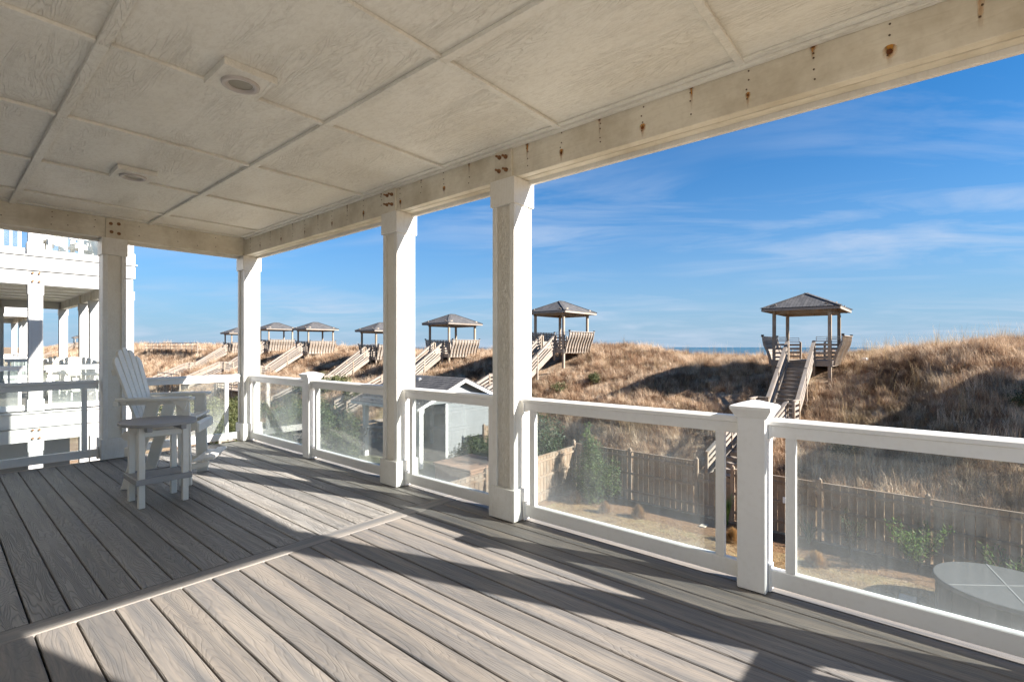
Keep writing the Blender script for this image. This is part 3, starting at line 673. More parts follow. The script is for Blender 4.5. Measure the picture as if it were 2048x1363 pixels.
# ------------------------------------------------------------------ dune gazebos
def make_gazebo():
    t = thing('gazebo', '', 'gazebo')
    hx, hy = 1.45, 1.15
    for x in (-hx, hx):
        for y in (-hy, hy):
            MB().box(x - .07, x + .07, y - .07, y + .07, -1.25 if x < 0 else -.9, 2.22).build('post', 'wood', t)
    MB().box(-1.53, 1.53, -1.23, 1.23, -.05, 0).build('floor', 'wood', t)
    for s in (-1, 1):
        MB().box(-1.54, 1.54, s * 1.245 - .02, s * 1.245 + .02, -.26, .005).build('rim_board', 'woodx', t)
        MB().box(s * 1.545 - .02, s * 1.545 + .02, -1.22, 1.22, -.26, .004).build('rim_board', 'woodx', t)
        MB().box(-1.60, 1.60, s * 1.15 - .045, s * 1.15 + .045, 2.222, 2.42).build('eave_beam', 'wood', t)
        MB().box(s * 1.45 - .045, s * 1.45 + .045, -1.10, 1.10, 2.222, 2.42).build('eave_beam', 'wood', t)
    # hip roof with real thickness, rafters below the overhang
    ex, ey, ez, az, rl = 1.93, 1.62, 2.43, 3.20, .26
    def roof(z, name, mat, k=1.0, th=.035):
        m = MB(); e = [(-ex * k, -ey * k), (ex * k, -ey * k), (ex * k, ey * k), (-ex * k, ey * k)]
        for zz in (0, th): m.v += [Vector((a, b, ez + z + zz)) for a, b in e] + [Vector((-rl * k, 0, az + z + zz)), Vector((rl * k, 0, az + z + zz))]
        for o, r in ((0, 1), (6, 0)):
            for f in ((0, 1, 5, 4), (1, 2, 5), (2, 3, 4, 5), (3, 0, 4)): m.f.append(tuple(q + o for q in (f if not r else f[::-1])))
        for a, b in ((0, 1), (1, 2), (2, 3), (3, 0)): m.f.append((a, b, b + 6, a + 6))
        return m.build(name, mat, t)
    rf = roof(.03, 'roof', 'shingle'); roof(-.012, 'roof_sheathing', 'wood', .992, .03)
    caps = MB()
    for sx in (-1, 1):
        for sy in (-1, 1): caps.beam((sx * rl, 0, az + .07), (sx * (ex + .01), sy * (ey + .01), ez + .068), .17, .02)
    caps.beam((-rl, 0, az + .072), (rl, 0, az + .072), .17, .02); caps.build('ridge_cap', 'shingle', rf)
    raf = MB().box(-.02, .02, -.06, .0, 0, 0)
    for s in (-1, 1):
        for q in range(11):
            x = -1.75 + q * .35; y1 = s * (ey - .03); y0 = s * 1.0
            MB().beam((x, y0, ez - .06 + (1.0) * .0 + .28), (x, y1, ez - .065), .04, .10).build('rafter', 'wood', t)
        for q in range(9):
            y = -1.4 + q * .35; MB().beam((s * 1.3, y, ez + .22), (s * (ex - .03), y, ez - .065), .04, .10).build('rafter', 'wood', t)
        MB().box(-ex + .02, ex - .02, s * (ey - .012) - .012, s * (ey - .012) + .012, ez - .09, ez + .012).build('fascia', 'woodx', t)
        MB().box(s * (ex - .012) - .012, s * (ex - .012) + .012, -ey + .03, ey - .03, ez - .09, ez + .012).build('fascia', 'woodx', t)
    # curved bench sides: ribs outside, boards inside, cap rail
    prof = [(0, -.22), (.03, .05), (.12, .38), (.27, .72), (.36, .95), (.37, 1.12)]
    for s in (-1, 1):
        pts = [(s * (1.27 + a), z) for a, z in prof] + [(s * (1.27 + a + .10 - .05 * (z > .9)), z) for a, z in prof[::-1]]
        rib = MB().prism(pts, 0, -.022, .022).mesh('bench_rib', 'wood')
        for q in range(10): put('bench_rib', rib, t, (-1.46 + q * .324, 0, 0))
        zz = [.0, .22, .42, .60, .77, .93, 1.09]
        def off(z):
            for (a, u), (b, w) in zip(prof, prof[1:]):
                if z <= w: return a + (b - a) * (z - u) / (w - u)
            return prof[-1][0]
        for z0, z1 in zip(zz, zz[1:]):
            m = MB(); a, b = off(z0 + .01), off(z1 - .005)
            m.prism([(s * (1.265 + a), z0 + .01), (s * (1.265 + b), z1 - .005), (s * (1.24 + b), z1 - .005), (s * (1.24 + a), z0 + .01)], 0, -1.48, 1.48)
            m.build('bench_board', 'woodx', t)
        MB().box(-1.52, 1.52, s * 1.66 - .07, s * 1.66 + .07, 1.122, 1.155).build('cap_rail', 'woodx', t)
        for x in (-1.5, 1.5): MB().box(x - .05, x + .05, s * 1.66 - .05, s * 1.66 + .05, 1.156, 1.21).cyl((x, s * 1.66), .075, 1.212, 1.235, 8).build('post_lamp', 'dark', t)
    # slatted rails on the landward and seaward ends, open in the middle
    for e in (-1, 1):
        for s in (-1, 1):
            for z in (.14, .34, .54, .74): MB().box(e * 1.47 - .018, e * 1.47 + .018, min(s * .56, s * 1.08), max(s * .56, s * 1.08), z - .05, z + .05).build('end_slat', 'woodx', t)
            MB().box(e * 1.47 - .07, e * 1.47 + .07, min(s * .54, s * 1.08), max(s * .54, s * 1.08), .882, .915).build('end_rail', 'woodx', t)
            MB().box(e * 1.43 - .045, e * 1.43 + .045, s * .54 - .045, s * .54 + .045, -.2, .88).build('rail_post', 'wood', t)
            for z in (1.0, 1.10): MB().box(e * 1.47 - .015, e * 1.47 + .015, min(s * .62, s * 1.58), max(s * .62, s * 1.58), z - .012, z + .012).build('guard_rod', 'metal', t)
            MB().box(e * 1.47 - .015, e * 1.47 + .015, s * .62 - .012, s * .62 + .012, .916, 1.11).build('guard_rod', 'metal', t)
    return t
def rail_run(t, a, b, n, post=True, hgt=.92, down=.7):
    a = Vector(a); b = Vector(b)
    for z in (.16, .38, .60): MB().beam(a + Vector((0, 0, z)), b + Vector((0, 0, z)), .035, .10).build('rail_slat', 'woodx', t)
    MB().beam(a + Vector((0, 0, hgt - .10)), b + Vector((0, 0, hgt - .10)), .035, .12).build('rail_slat', 'woodx', t)
    MB().beam(a + Vector((0, 0, hgt)), b + Vector((0, 0, hgt)), .14, .035).build('hand_rail', 'woodx', t)
    if post:
        for q in range(n + 1):
            p = a.lerp(b, q / n); MB().box(p.x - .045, p.x + .045, p.y - .045, p.y + .045, p.z - down, p.z + hgt + .03).build('rail_post', 'wood', t)
def make_stair():
    t = thing('dune_stairway', '', 'stairway')
    H1, R1, N1 = 2.42, 3.70, 14
    for q in range(N1):
        z = -H1 * (q + 1) / (N1 + 1); x = -R1 * (q + .5) / N1
        MB().box(x - .14, x + .14, -.47, .47, z - .035, z).build('tread', 'woodx', t)
        MB().box(x + .125, x + .14, -.465, .465, z + .001, z + H1 / (N1 + 1) - .036).build('riser', 'wood', t)
    for s in (-1, 1):
        MB().beam((0, s * .49, -.14), (-R1 - .05, s * .49, -H1 - .05), .045, .26).build('stringer', 'woodx', t)
        rail_run(t, (-.06, s * .55, -.02), (-R1, s * .55, -H1), 2)
    # short landing, then the lower flight turned a little to the left
    x1, x0 = -R1, -R1 - .95; y0, y1 = -.6, 1.0; z = -H1
    for q in range(7):
        xx = x0 + (x1 - x0) * q / 7; MB().box(xx + .004, xx + (x1 - x0) / 7 - .004, y0, y1, z - .035, z).build('landing_board', 'woodx', t)
    MB().box(x0, x1, y0 - .03, y0 - .005, z - .25, z).build('rim_board', 'woodx', t); MB().box(x0, x1, y1 + .005, y1 + .03, z - .25, z).build('rim_board', 'woodx', t)
    for x in (x0 + .1, x1 - .1):
        for y in (y0 + .1, y1 - .1): MB().box(x - .05, x + .05, y - .05, y + .05, z - 1.1, z - .04).build('landing_post', 'wood', t)
    rail_run(t, (x1, y0, z), (x0, y0, z), 1); rail_run(t, (x1, y1, z), (x0, y1, z), 1); rail_run(t, (x1, .62, z), (x1, y1, z), 1)
    H2, R2, N2 = 1.70, 3.5, 10; ang = R(12); cs, sn = math.cos(ang), math.sin(ang)
    P2 = lambda u, v, w: Vector((x0 - u * cs - v * sn + .0, .22 + u * sn - v * cs * -1, z + w))
    for q in range(N2):
        zz = -H2 * (q + 1) / (N2 + 1); u = R2 * (q + .5) / N2 + .02
        a, b = P2(u, -.5, zz - .017), P2(u, .5, zz - .017); MB().beam(a, b, .34, .034).build('tread', 'woodx', t)
        a, b = P2(u - .165, -.49, zz + .06), P2(u - .165, .49, zz + .06); MB().beam(a, b, .015, .11).build('riser', 'wood', t)
    for v in (-1, 1):
        MB().beam(P2(0, v * .53, -.14), P2(R2 + .05, v * .53, -H2 - .05), .045, .26).build('stringer', 'woodx', t)
        rail_run(t, P2(.06, v * .59, -.02), P2(R2, v * .59, -H2), 2)
    return t
GG = 'gazebos along the dune crest'; SG = 'wooden stairways up the dune'
gz = make_gazebo(); st = make_stair()
spots = [(28.1, 4.77, .70, 'gazebo at the right seen straight on, with its stairs towards the camera', 'weathered stairs climbing to the gazebo at the right, behind the right newel post'),
         (28.1, 19.45, 1.20, 'gazebo right beside the tallest white column, its left side hidden', 'stairs just right of the tallest column below the second gazebo from the right'),
         (28.1, 30.4, .78, 'gazebo standing between the two tall columns above the grey gabled building', 'stairs seen between the two tall columns left of their gazebo'),
         (28.1, 40.3, .42, 'gazebo half hidden by the left edge of the second tall column', 'stairs left of the half hidden gazebo beside the second tall column'),
         (28.1, 52.9, .86, 'gazebo in full view midway between the corner column and the second column', 'long stairs below the gazebo midway between corner column and second column'),
         (28.1, 62.6, 1.12, 'gazebo just right of the corner column, partly hidden by it', 'stairs below the gazebo that touches the corner column on its right'),
         (28.1, 74.0, .80, 'gazebo just left of the corner column, its right part hidden', 'small stairs left of the corner column on the dune slope'),
         (28.1, 186.0, 1.6, 'tiny far gazebo seen between the columns of the neighbouring white house', 'stairs of the tiny farthest gazebo behind the neighbouring white house'),
         (24.4, -8.1, 1.0, 'gazebo beyond the right edge of the picture that shades the dune', None)]
for i, (x, y, z, la, lb) in enumerate(spots):
    a = gz if i == 0 else copy_tree(gz); a.location = (x, y, z); tag(a, la, 'gazebo', GG)
    if lb is None: continue
    b = st if i == 0 else copy_tree(st); b.location = (x - 1.56, y, z); tag(b, lb, 'stairway', SG)
# boardwalk rails on the far crest left of the gazebos
def boardwalk(x, y0, y1, z, label, x1=None):
    t = thing('boardwalk', label, 'boardwalk', (x, y0, z), 0, 'distant boardwalks on the dune')
    x1 = 0 if x1 is None else x1; L = y1 - y0
    MB().beam((.6, 0, -.05), (x1 + .6, L, -.05), 1.3, .08).build('walk_deck', 'woodx', t)
    n = max(2, int(L / 2.4))
    for zz in (.95, .5, .25): MB().beam((0, 0, zz), (x1, L, zz), .05, .07 if zz < .9 else .09).build('rail', 'woodx', t)
    for q in range(n + 1): MB().box(x1 * q / n - .06, x1 * q / n + .06, L * q / n - .06, L * q / n + .06, -1.2, 1.0).build('rail_post', 'wood', t)
boardwalk(26, 84, 112, 1.05, 'long grey boardwalk with railing on the dune crest left of all gazebos')
boardwalk(34, 68, 82, .95, 'low boardwalk rail running down behind the leftmost gazebo')
boardwalk(17.5, 62, 70, -2.6, 'pale boardwalk deck low on the dune behind the chair')
boardwalk(18.5, 47, 54, -2.7, 'pale boardwalk at the dune foot seen above the left railing')
boardwalk(33.5, 22.5, 30, .75, 'boardwalk rail on the crest behind the gazebo between the tall columns')

# ------------------------------------------------------------------ fences
def fence(x0, y0, x1, y1, H, label, bay=2.44, wav=0, z0=-4.4, skip=None):
    d = Vector((x1 - x0, y1 - y0)); L = d.length; rz = math.atan2(d.y, d.x)
    t = thing('privacy_fence', label, 'fence', (x0, y0, z0), rz)
    pk = 'fence'
    pw, pp = .185, .2033
    pick = MB().box(-pw / 2, pw / 2, -.011, .011, .04, H - .03).mesh('picket', pk)
    rnd = random.Random(int(L * 100))
    nb = max(1, round(L / bay)); b = L / nb
    for q in range(nb + 1):
        MB().box(q * b - .055, q * b + .055, -.075, .035, 0, H + .09).build('fence_post', pk, t)
        MB().cyl((q * b, -.02), .05, H + .091, H + .14, 8, 2, .02).build('post_cap', pk, t)
    for q in range(nb):
        n = int((b - .12) / pp); a = q * b + .06 + ((b - .12) - n * pp) / 2
        for i in range(n): put('picket', pick, t, (a + pp * (i + .5), rnd.uniform(-.002, .002), rnd.uniform(-.006, .006)))
        for z in (.35, H * .55, H - .2): MB().box(q * b + .056, (q + 1) * b - .056, -.055, -.0125, z - .04, z + .04).build('fence_rail', pk, t)
        MB().box(q * b + .056, (q + 1) * b - .056, -.045, .03, H - .028, H + .005).build('cap_board', pk, t)
    return t
fence(17, 5.0, 17, -7.2, 1.74, 'brown wooden yard fence along the dune foot, behind the covered tub')
fence(17, 11.15, 17, 6.17, 1.83, 'brown wooden fence between the evergreens and the scalloped gate')
def gate():
    t = thing('fence_gate', 'low wooden gate with wavy scalloped top in the yard fence', 'gate', (17, 5.05, -4.4), R(90))
    for i in range(6):
        h0 = 1.42 + (.0, .02, .10, .14, .06, .0)[i]; h1 = 1.42 + (.02, .10, .14, .06, .0, .02)[i]
        MB().prism([(.01 + i * .18, .05), (.178 + i * .18, .05), (.178 + i * .18, h1), (.01 + i * .18, h0)], 1, -.011, .011).build('picket', 'fence', t)
    for z in (.35, 1.2): MB().box(.01, 1.08, .012, .05, z - .045, z + .045).build('gate_rail', 'fence', t)
    MB().box(.20, .26, -.05, -.0115, 1.02, 1.1).build('latch', 'metal', t)
gate()
fence(3.5, 10.7, 16.9, 11.1, 1.73, 'sunlit pale side fence running from the house to the yard corner')
fence(18.0, 17.2, 20.6, 17.2, 1.75, 'dark fence section in front of the grey gabled building')
MB_ = MB().box(-.10, .10, -.04, .0, -.09, .09).box(-.07, .07, -.055, -.0405, -.06, .06)
o = MB_.build('outlet_box', 'vinyl', None, .004, False, (16.94, 3.42, -3.35)); o.rotation_euler = (0, 0, -R(90)); tag(o, 'small white electrical box mounted on the wooden yard fence', 'electrical box')
# low white board rail in the neighbouring lots
def lot_rail(x0, y0, x1, y1, label, H=1.1, z0=-4.4):
    d = Vector((x1 - x0, y1 - y0)); L = d.length
    t = thing('board_fence', label, 'fence', (x0, y0, z0), math.atan2(d.y, d.x), 'pale board fences in the neighbouring lots')
    n = max(1, round(L / 2.2))
    for q in range(n + 1): MB().box(q * L / n - .06, q * L / n + .06, -.06, .06, 0, H + .1).build('fence_post', 'woodx', t)
    for z in (.25, .5, .75, 1.0): MB().box(.062, L - .062, -.015, .015, z - .09, z + .09).build('fence_board', 'woodx', t)
lot_rail(9.5, 27.5, 20, 27.2, 'pale board fence seen through the hazy glass left of the left newel post')
lot_rail(9, 42.5, 22, 43.5, 'low pale board fence by the sand path behind the shrubs')
lot_rail(12, 60, 22, 60, 'small pale board fence at the dune foot below the leftmost gazebo')

# ------------------------------------------------------------------ grey gabled pool house
def pool_house():
    t = thing('pool_house', 'small grey pool house with white trimmed gable, shingle roof and open porch', 'house', (17.5, 18.0, -4.4))
    x0, xm, x1, D = -2.9, -1.0, 2.9, 5.4; ez, az = 2.95, 4.13
    w = MB().box(xm, x1 - .35, .35, D - .3, 0, ez - .02); wl = w.build('wall', 'siding', t)
    lap = MB().box(xm + .12, x1 - .36, .335, .349, 0, .165).mesh('siding_board', 'siding')
    for q in range(17):
        z = q * .17
        MB().prism([(.348, z), (.348, z + .168), (.340, z + .168), (.322, z)], 0, xm + .121, x1 - .37).build('siding_board', 'siding', wl)
    MB().box(xm - .02, xm + .12, .315, .352, 0, ez - .05).build('corner_board', 'vinyl', t)
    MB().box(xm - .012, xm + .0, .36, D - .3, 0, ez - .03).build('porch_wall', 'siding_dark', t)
    for x, y in ((x0 + .35, .42), (x0 + .35, D - .5)):
        MB().box(x - .11, x + .11, y - .11, y + .11, 0, ez - .02).build('porch_column', 'vinyl', t)
        MB().box(x - .14, x + .14, y - .14, y + .14, ez - .35, ez - .015).build('column_cap', 'vinyl', t)
    MB().box(x0 + .2, x0 + .5, .30, D - .4, ez - .012, ez + .16).build('porch_beam', 'vinyl', t)
    MB().prism([(x0 + .1, ez), (x1 - .1, ez), (0, az - .14)], 1, .34, .38).build('gable_wall', 'siding', t)
    sl = (az - ez) / (-x0)
    for s in (-1, 1):
        L = math.hypot(-x0 + .1, (-x0 + .1) * sl)
        MB().beam((0, -.03, az - .06), (s * (-x0 + .10), -.03, az - .06 - (-x0 + .10) * sl), .04, .20, (0, 0, 1)).build('rake_board', 'vinyl', t)
        MB().beam((0, .10, az - .13), (s * (-x0 - .2), .10, az - .13 - (-x0 - .2) * sl), .18, .05, (0, 0, 1)).build('soffit', 'vinyl', t)
        m = MB(); a = Vector((0, -.08, az)); b = Vector((s * (-x0 + .18), -.08, az - (-x0 + .18) * sl)); e = Vector((0, D + .15, 0)); u = Vector((0, 0, .05))
        m.v = [a, b, b + e, a + e, a + u, b + u, b + e + u, a + e + u]
        for f in ((0, 1, 2, 3), (4, 7, 6, 5), (0, 4, 5, 1), (1, 5, 6, 2), (2, 6, 7, 3), (3, 7, 4, 0)): m.f.append(f)
        rf = m.build('roof_slope', 'shingle', t)
        if s < 0:
            rows = 15; full = (b - a).length
            dr = (b - a) / full
            for r_ in range(rows):
                p = a + dr * (full * r_ / rows) + u
                cnt = 18; off_ = (r_ % 2) * .15
                mm = MB()
                for c_ in range(cnt):
                    y0_ = max(0, c_ * .31 - off_); y1_ = min(D + .15, (c_ + 1) * .31 - off_ - .012)
                    if y1_ <= y0_: continue
                    q0 = p + Vector((0, y0_, .002)); q1 = p + Vector((0, y1_, .002)); dd = dr * (full / rows * 1.02); lift = Vector((0, 0, random.choice((.012, .016, .020))))
                    i = len(mm.v); mm.v += [q0, q1, q1 + dd + lift, q0 + dd + lift, q0 + dd, q1 + dd]
                    mm.f += [(i, i + 1, i + 2, i + 3), (i + 3, i + 2, i + 5, i + 4)]
                o_ = mm.build('shingle_course', 'shingle', rf); o_['kind'] = 'stuff'
        MB().beam((s * (-x0 + .17), -.08, az - (-x0 + .17) * sl - .04), (s * (-x0 + .17), D + .07, az - (-x0 + .17) * sl - .04), .03, .14).build('eave_board', 'vinyl', t)
    MB().box(-.65, -.35, 2.85, 3.15, 3.86, 4.02).cyl((-.5, 3.0), .15, 4.02, 4.10, 12, 2, .08).build('roof_vent', 'metal', t)
pool_house()

# ------------------------------------------------------------------ spa tubs and small yard things
t = thing('round_tub', 'round tub under a grey cover with thin white straps, lower right', 'hot tub', (14.4, -1.15, -4.4))
MB().cyl((0, 0), 1.13, .0, .70, 56).build('tub_side', 'tubside', t, 0, False)
MB().cyl((0, 0), 1.19, .705, .80, 56, 2, 1.17).build('tub_cover', 'tubcover', t, .012)
for a in (R(12), R(128)):
    c, s = math.cos(a), math.sin(a); MB().beam((-1.16 * c, -1.16 * s, .806), (1.16 * c, 1.16 * s, .806), .020, .006).build('strap', 'strap', t)
for q in range(14):
    a = q * 2 * math.pi / 14; m = Matrix.Rotation(a, 4, 'Z'); MB().box(1.128, 1.145, -.03, .03, 0, .69, m).build('side_batten', 'tubside', t)
t = thing('spa', 'brown covered square spa dappled with shade beside the grey gabled building', 'hot tub', (14.6, 14.7, -4.386))
MB().box(-1.05, 1.05, -1.05, 1.05, 0, .85).build('spa_cabinet', 'brown', t, .03); MB().box(-1.1, 1.1, -1.1, -.01, .852, .95).build('cover_half', 'brown', t, .02); MB().box(-1.1, 1.1, .01, 1.1, .852, .95).build('cover_half', 'brown', t, .02)
o = MB().box(-.22, .22, -.16, .16, 0, .06).build('paving_stone', 'sand', None, .01, False, (14.25, .45, -4.39)); tag(o, 'pale flat paving stone on the lawn left of the round tub', 'stone')
o = MB().box(-.16, .16, -.10, .10, 0, .03).build('paving_stone', 'sand', None, .01, False, (16.0, 5.6, -4.385)); tag(o, 'pale flat stone on the mulch below the scalloped gate', 'stone')
o = MB().prism([(-.25, 0), (.22, -.05), (.3, .1), (.05, .22), (-.2, .15)], 2, 0, .12).build('driftwood_plastic', 'vinyl', None, .01, False, (28.6, 2.4, ground_z(28.6, 2.4) + .25)); o.name = 'plastic_sack'; tag(o, 'crumpled white sack lying in the grass right of the right gazebo', 'sack')

# ------------------------------------------------------------------ neighbouring white houses, same pattern as ours
def neighbour():
    t = thing('neighbour_house', '', 'house')
    P = [(2.95, -1.0), (2.95, 2.51), (2.95, 3.95), (2.95, 7.47), (1.415, -1.0), (1.415, 7.47), (-1.5, -1.0), (-1.5, 7.47)]
    colm = MB().box(-.13, .13, -.13, .13, .01, .244).box(-.122, .122, -.122, .122, 2.399, 2.598).box(-.085, .085, -.095, .095, .2445, 2.3985)
    for a in (-1, 1):
        for b in (-1, 1): colm.box(a * .0855 - .0225, a * .0855 + .0225, b * .0855 - .0225, b * .0855 + .0225, .2447, 2.398)
    colm.box(-.062, .062, -.103, .103, .2446, 2.3982)
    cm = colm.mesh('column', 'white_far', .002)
    bolt = MB().cyl((0, 0), .022, -.02, 0, 10, 1).mesh('bolt', 'bolt')
    for lv in (-3.22, 0, 3.22):
        for x, y in P: put('column', cm, t, (x, y, lv))
        z = lv + 2.6
        if lv < 3:
            for s, yy in ((-1, -1.12), (1, 7.48)):
                a, b = sorted((yy, yy + s * .02 + (.10 if s < 0 else -.10)))
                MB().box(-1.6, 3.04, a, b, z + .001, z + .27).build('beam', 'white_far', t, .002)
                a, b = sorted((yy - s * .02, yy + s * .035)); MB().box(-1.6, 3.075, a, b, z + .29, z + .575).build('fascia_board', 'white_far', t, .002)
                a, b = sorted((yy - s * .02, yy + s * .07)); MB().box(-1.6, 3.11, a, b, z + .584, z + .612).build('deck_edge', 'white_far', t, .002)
            MB().box(2.88, 3.04, -1.0, 7.46, z + .001, z + .27).build('beam', 'beam', t, .002)
            MB().box(3.02, 3.077, -1.09, 7.5, z + .29, z + .575).build('fascia_board', 'white_far', t, .002)
            MB().box(-1.6, 3.1, -1.10, 7.5, z + .585, z + .611).build('deck_boards', 'deck', t)
            MB().box(-1.6, 2.88, -.98, 7.36, z + .25, z + .262).build('porch_ceiling', 'ceil', t)
            for q in range(7): MB().box(-1.6, 2.87, .2 + q * 1.05, .25 + q * 1.05, z + .22, z + .249).build('ceiling_batten', 'ceil', t)
            for xb in (1.38, 1.48):
                for zb in (.07, .24): put('bolt', bolt, t, (xb - .015, -1.142, z + zb))
            for x, y in P[:6]: MB().box(x - (.11 if x > 2 else .07), x + (.0 if x > 2 else .07), y + (-.07 if y > 0 else .0), y + (.0 if y > 7 else .07), z - .001, z + .24).build('post_top', 'beam', t)
        if lv < -1: continue
        def seg(x0, y0, x1, y1):
            d = Vector((x1 - x0, y1 - y0)); L = d.length; m = Matrix.Translation((x0, y0, lv)) @ Matrix.Rotation(math.atan2(d.y, d.x), 4, 'Z')
            MB().box(0, L, -.026, .026, .838, .90, m).box(0, L, -.043, .043, .9005, .934, m).build('top_rail', 'vinyl', t)
            MB().box(0, L, -.024, .024, .02, .127, m).build('bottom_rail', 'vinyl', t)
            for a in (.07, L - .12): MB().box(a, a + .05, -.018, .018, .1275, .8375, m).build('stile', 'vinyl', t)
            MB().box(.13, L - .13, -.003, .003, .128, .837, m).build('glass_panel', 'glass', t)
        for yy in (-1.0, 7.47):
            seg(-1.37, yy, 1.28, yy); seg(1.55, yy, 2.82, yy)
        seg(2.945, -.87, 2.945, .68); seg(2.945, .82, 2.945, 2.37); seg(2.945, 2.64, 2.945, 3.82); seg(2.945, 4.08, 2.945, 5.6); seg(2.945, 5.75, 2.945, 7.33)
        for y in (.75, 5.67): MB().box(2.872, 3.018, y - .073, y + .073, lv + .01, lv + .94).box(2.845, 3.045, y - .1, y + .1, lv + .942, lv + .99).build('newel_post', 'vinyl', t, .003)
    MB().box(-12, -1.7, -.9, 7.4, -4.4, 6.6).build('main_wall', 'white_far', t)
    w = MB().box(-1.69, 1.0, 1.6, 7.0, 3.235, 6.2).build('upper_wall', 'siding', t)
    for a in (-1.0, -.2):
        f = MB().box(a, a + .7, 1.575, 1.599, 3.5, 5.4).build('window', 'vinyl', t)
        for q in range(22): MB().beam((a + .05, 1.566, 3.56 + q * .083), (a + .65, 1.566, 3.56 + q * .083), .015, .055).build('louver', 'louver', f)
    MB().box(.62, .9, 1.57, 1.599, 3.24, 5.3).build('brown_door', 'brown', t)
    lw = MB().box(-1.69, 2.3, 1.5, 7.0, -3.19, -.66).build('lower_wall', 'siding', t)
    for q in range(4): MB().box(-1.2 + q * .9, -1.16 + q * .9, 1.49, 1.499, -3.18, -.67).build('wall_batten', 'siding', t)
    for x, y in P: MB().box(x - .1, x + .1, y - .1, y + .1, -4.4, -3.215).build('footing_post', 'white_far', t)
    MB().box(-1.6, 3.1, -1.10, 7.5, -3.26, -3.222).build('deck_boards', 'deck', t)
    return t
nb = neighbour(); nb.location = (0, 15.2, 0); tag(nb, 'white multi storey beach house with stacked porches at the left edge', 'house', 'white beach houses in a row')
nb2 = copy_tree(nb); nb2.location = (0, 30.4, 0); tag(nb2, 'second white beach house seen through the porch of the nearer white house', 'house', 'white beach houses in a row')
def copy_chair(loc, rz, label):
    c = copy_tree(chair); c.location = loc; c.rotation_euler = (0, 0, rz); c.scale = (.82,) * 3; tag(c, label, 'chair', 'white adirondack chairs')
copy_chair((2.45, 15.9, 0), R(78), 'white adirondack chair on the neighbouring porch, its top just left of the big column')
copy_chair((2.3, 18.4, 0), R(70), 'white adirondack chair on the neighbouring porch, farther along its ocean railing')
copy_chair((2.4, 17.1, 0), R(84), 'white adirondack chair on the neighbouring porch, nearest its corner column')
copy_chair((.45, 15.6, 0), R(100), 'white adirondack chair at the left picture edge on the neighbouring porch')
copy_chair((1.75, 15.3, 3.235), R(-150), 'white adirondack chair on the neighbouring upper deck, beside the wide column')
copy_chair((2.45, 15.6, 3.235), R(-170), 'white adirondack chair on the neighbouring upper deck near its corner')
def umbrella(loc, label):
    t = thing('folded_umbrella', label, 'umbrella', loc)
    MB().cyl((0, 0), .022, 0, 2.3, 10).build('pole', 'vinyl', t); MB().cyl((0, 0), .24, .0, .05, 20).build('base', 'concrete', t)
    MB().cyl((0, 0), .13, .9, 2.25, 12, 2, .03).build('canopy', 'siding', t)
umbrella((1.2, 16.1, 3.235), 'folded pale umbrella standing on the neighbouring upper deck')

# ------------------------------------------------------------------ vegetation
def leaf_quad(m, p, n, s, rnd, asp=.45):
    n = n.normalized() if n.length > 0 else Vector((0, 0, 1))
    a = n.orthogonal().normalized(); a.rotate(Matrix.Rotation(rnd.uniform(0, 6.28), 3, n)); b = n.cross(a)
    i = len(m.v); m.v += [p - a * s, p + b * s * asp, p + a * s, p - b * s * asp]; m.f.append((i, i + 1, i + 2, i + 3))
def crown(name, mat, parent, lobes, nleaf, size, seed, asp=.45, up=.3):
    rnd = random.Random(seed); m = MB()
    tot = sum(r[0] * r[1] * r[2] for _, r in lobes) ** 1
    for (c, r) in lobes:
        c = Vector(c); k = int(nleaf * (r[0] * r[1] * r[2]) / tot)
        ncl = max(6, k // 14)
        for _ in range(ncl):
            d = Vector((rnd.gauss(0, 1), rnd.gauss(0, 1), rnd.gauss(0, 1))).normalized(); q = rnd.uniform(.45, 1.06) ** .6
            cc = c + Vector((d.x * r[0], d.y * r[1], d.z * r[2])) * q
            spread = min(r) * .20
            for _ in range(14):
                p = cc + Vector((rnd.gauss(0, 1), rnd.gauss(0, 1), rnd.gauss(0, 1))) * spread
                if p.z < .02: p.z = abs(p.z) + .02
                nn = (d * .7 + Vector((rnd.uniform(-1, 1), rnd.uniform(-1, 1), rnd.uniform(-1, 1) + up)))
                leaf_quad(m, p, nn, size * rnd.uniform(.6, 1.3), rnd, asp)
    return m.build(name, mat, parent, 0, 'leaf')
def stems(parent, tips, r=.03, name='stem', base=(0, 0, 0)):
    m = MB()
    for tip in tips:
        a = Vector(base); b = Vector(tip); mid = a.lerp(b, .5) + Vector((random.uniform(-.1, .1), random.uniform(-.1, .1), .05))
        for p, q, w in ((a, mid, r), (mid, b, r * .6)): m.beam(p, q, w * 2, w * 2)
    m.build(name, 'bark', parent)
def shrub(x, y, lobes, mat, n, size, seed, label, name='shrub', group=None, z=None, asp=.45, cat='shrub'):
    z = ground_z(x, y) - .03 if z is None else z
    t = thing(name, label, cat, (x, y, z), random.uniform(0, 6), group)
    t.rotation_euler = (0, 0, 0)
    crown('crown', mat, t, lobes, n, size, seed, asp)
    stems(t, [tuple(Vector(c) * .9) for c, r in lobes][:6], max(.02, .02 * max(r[2] for _, r in lobes)))
    return t
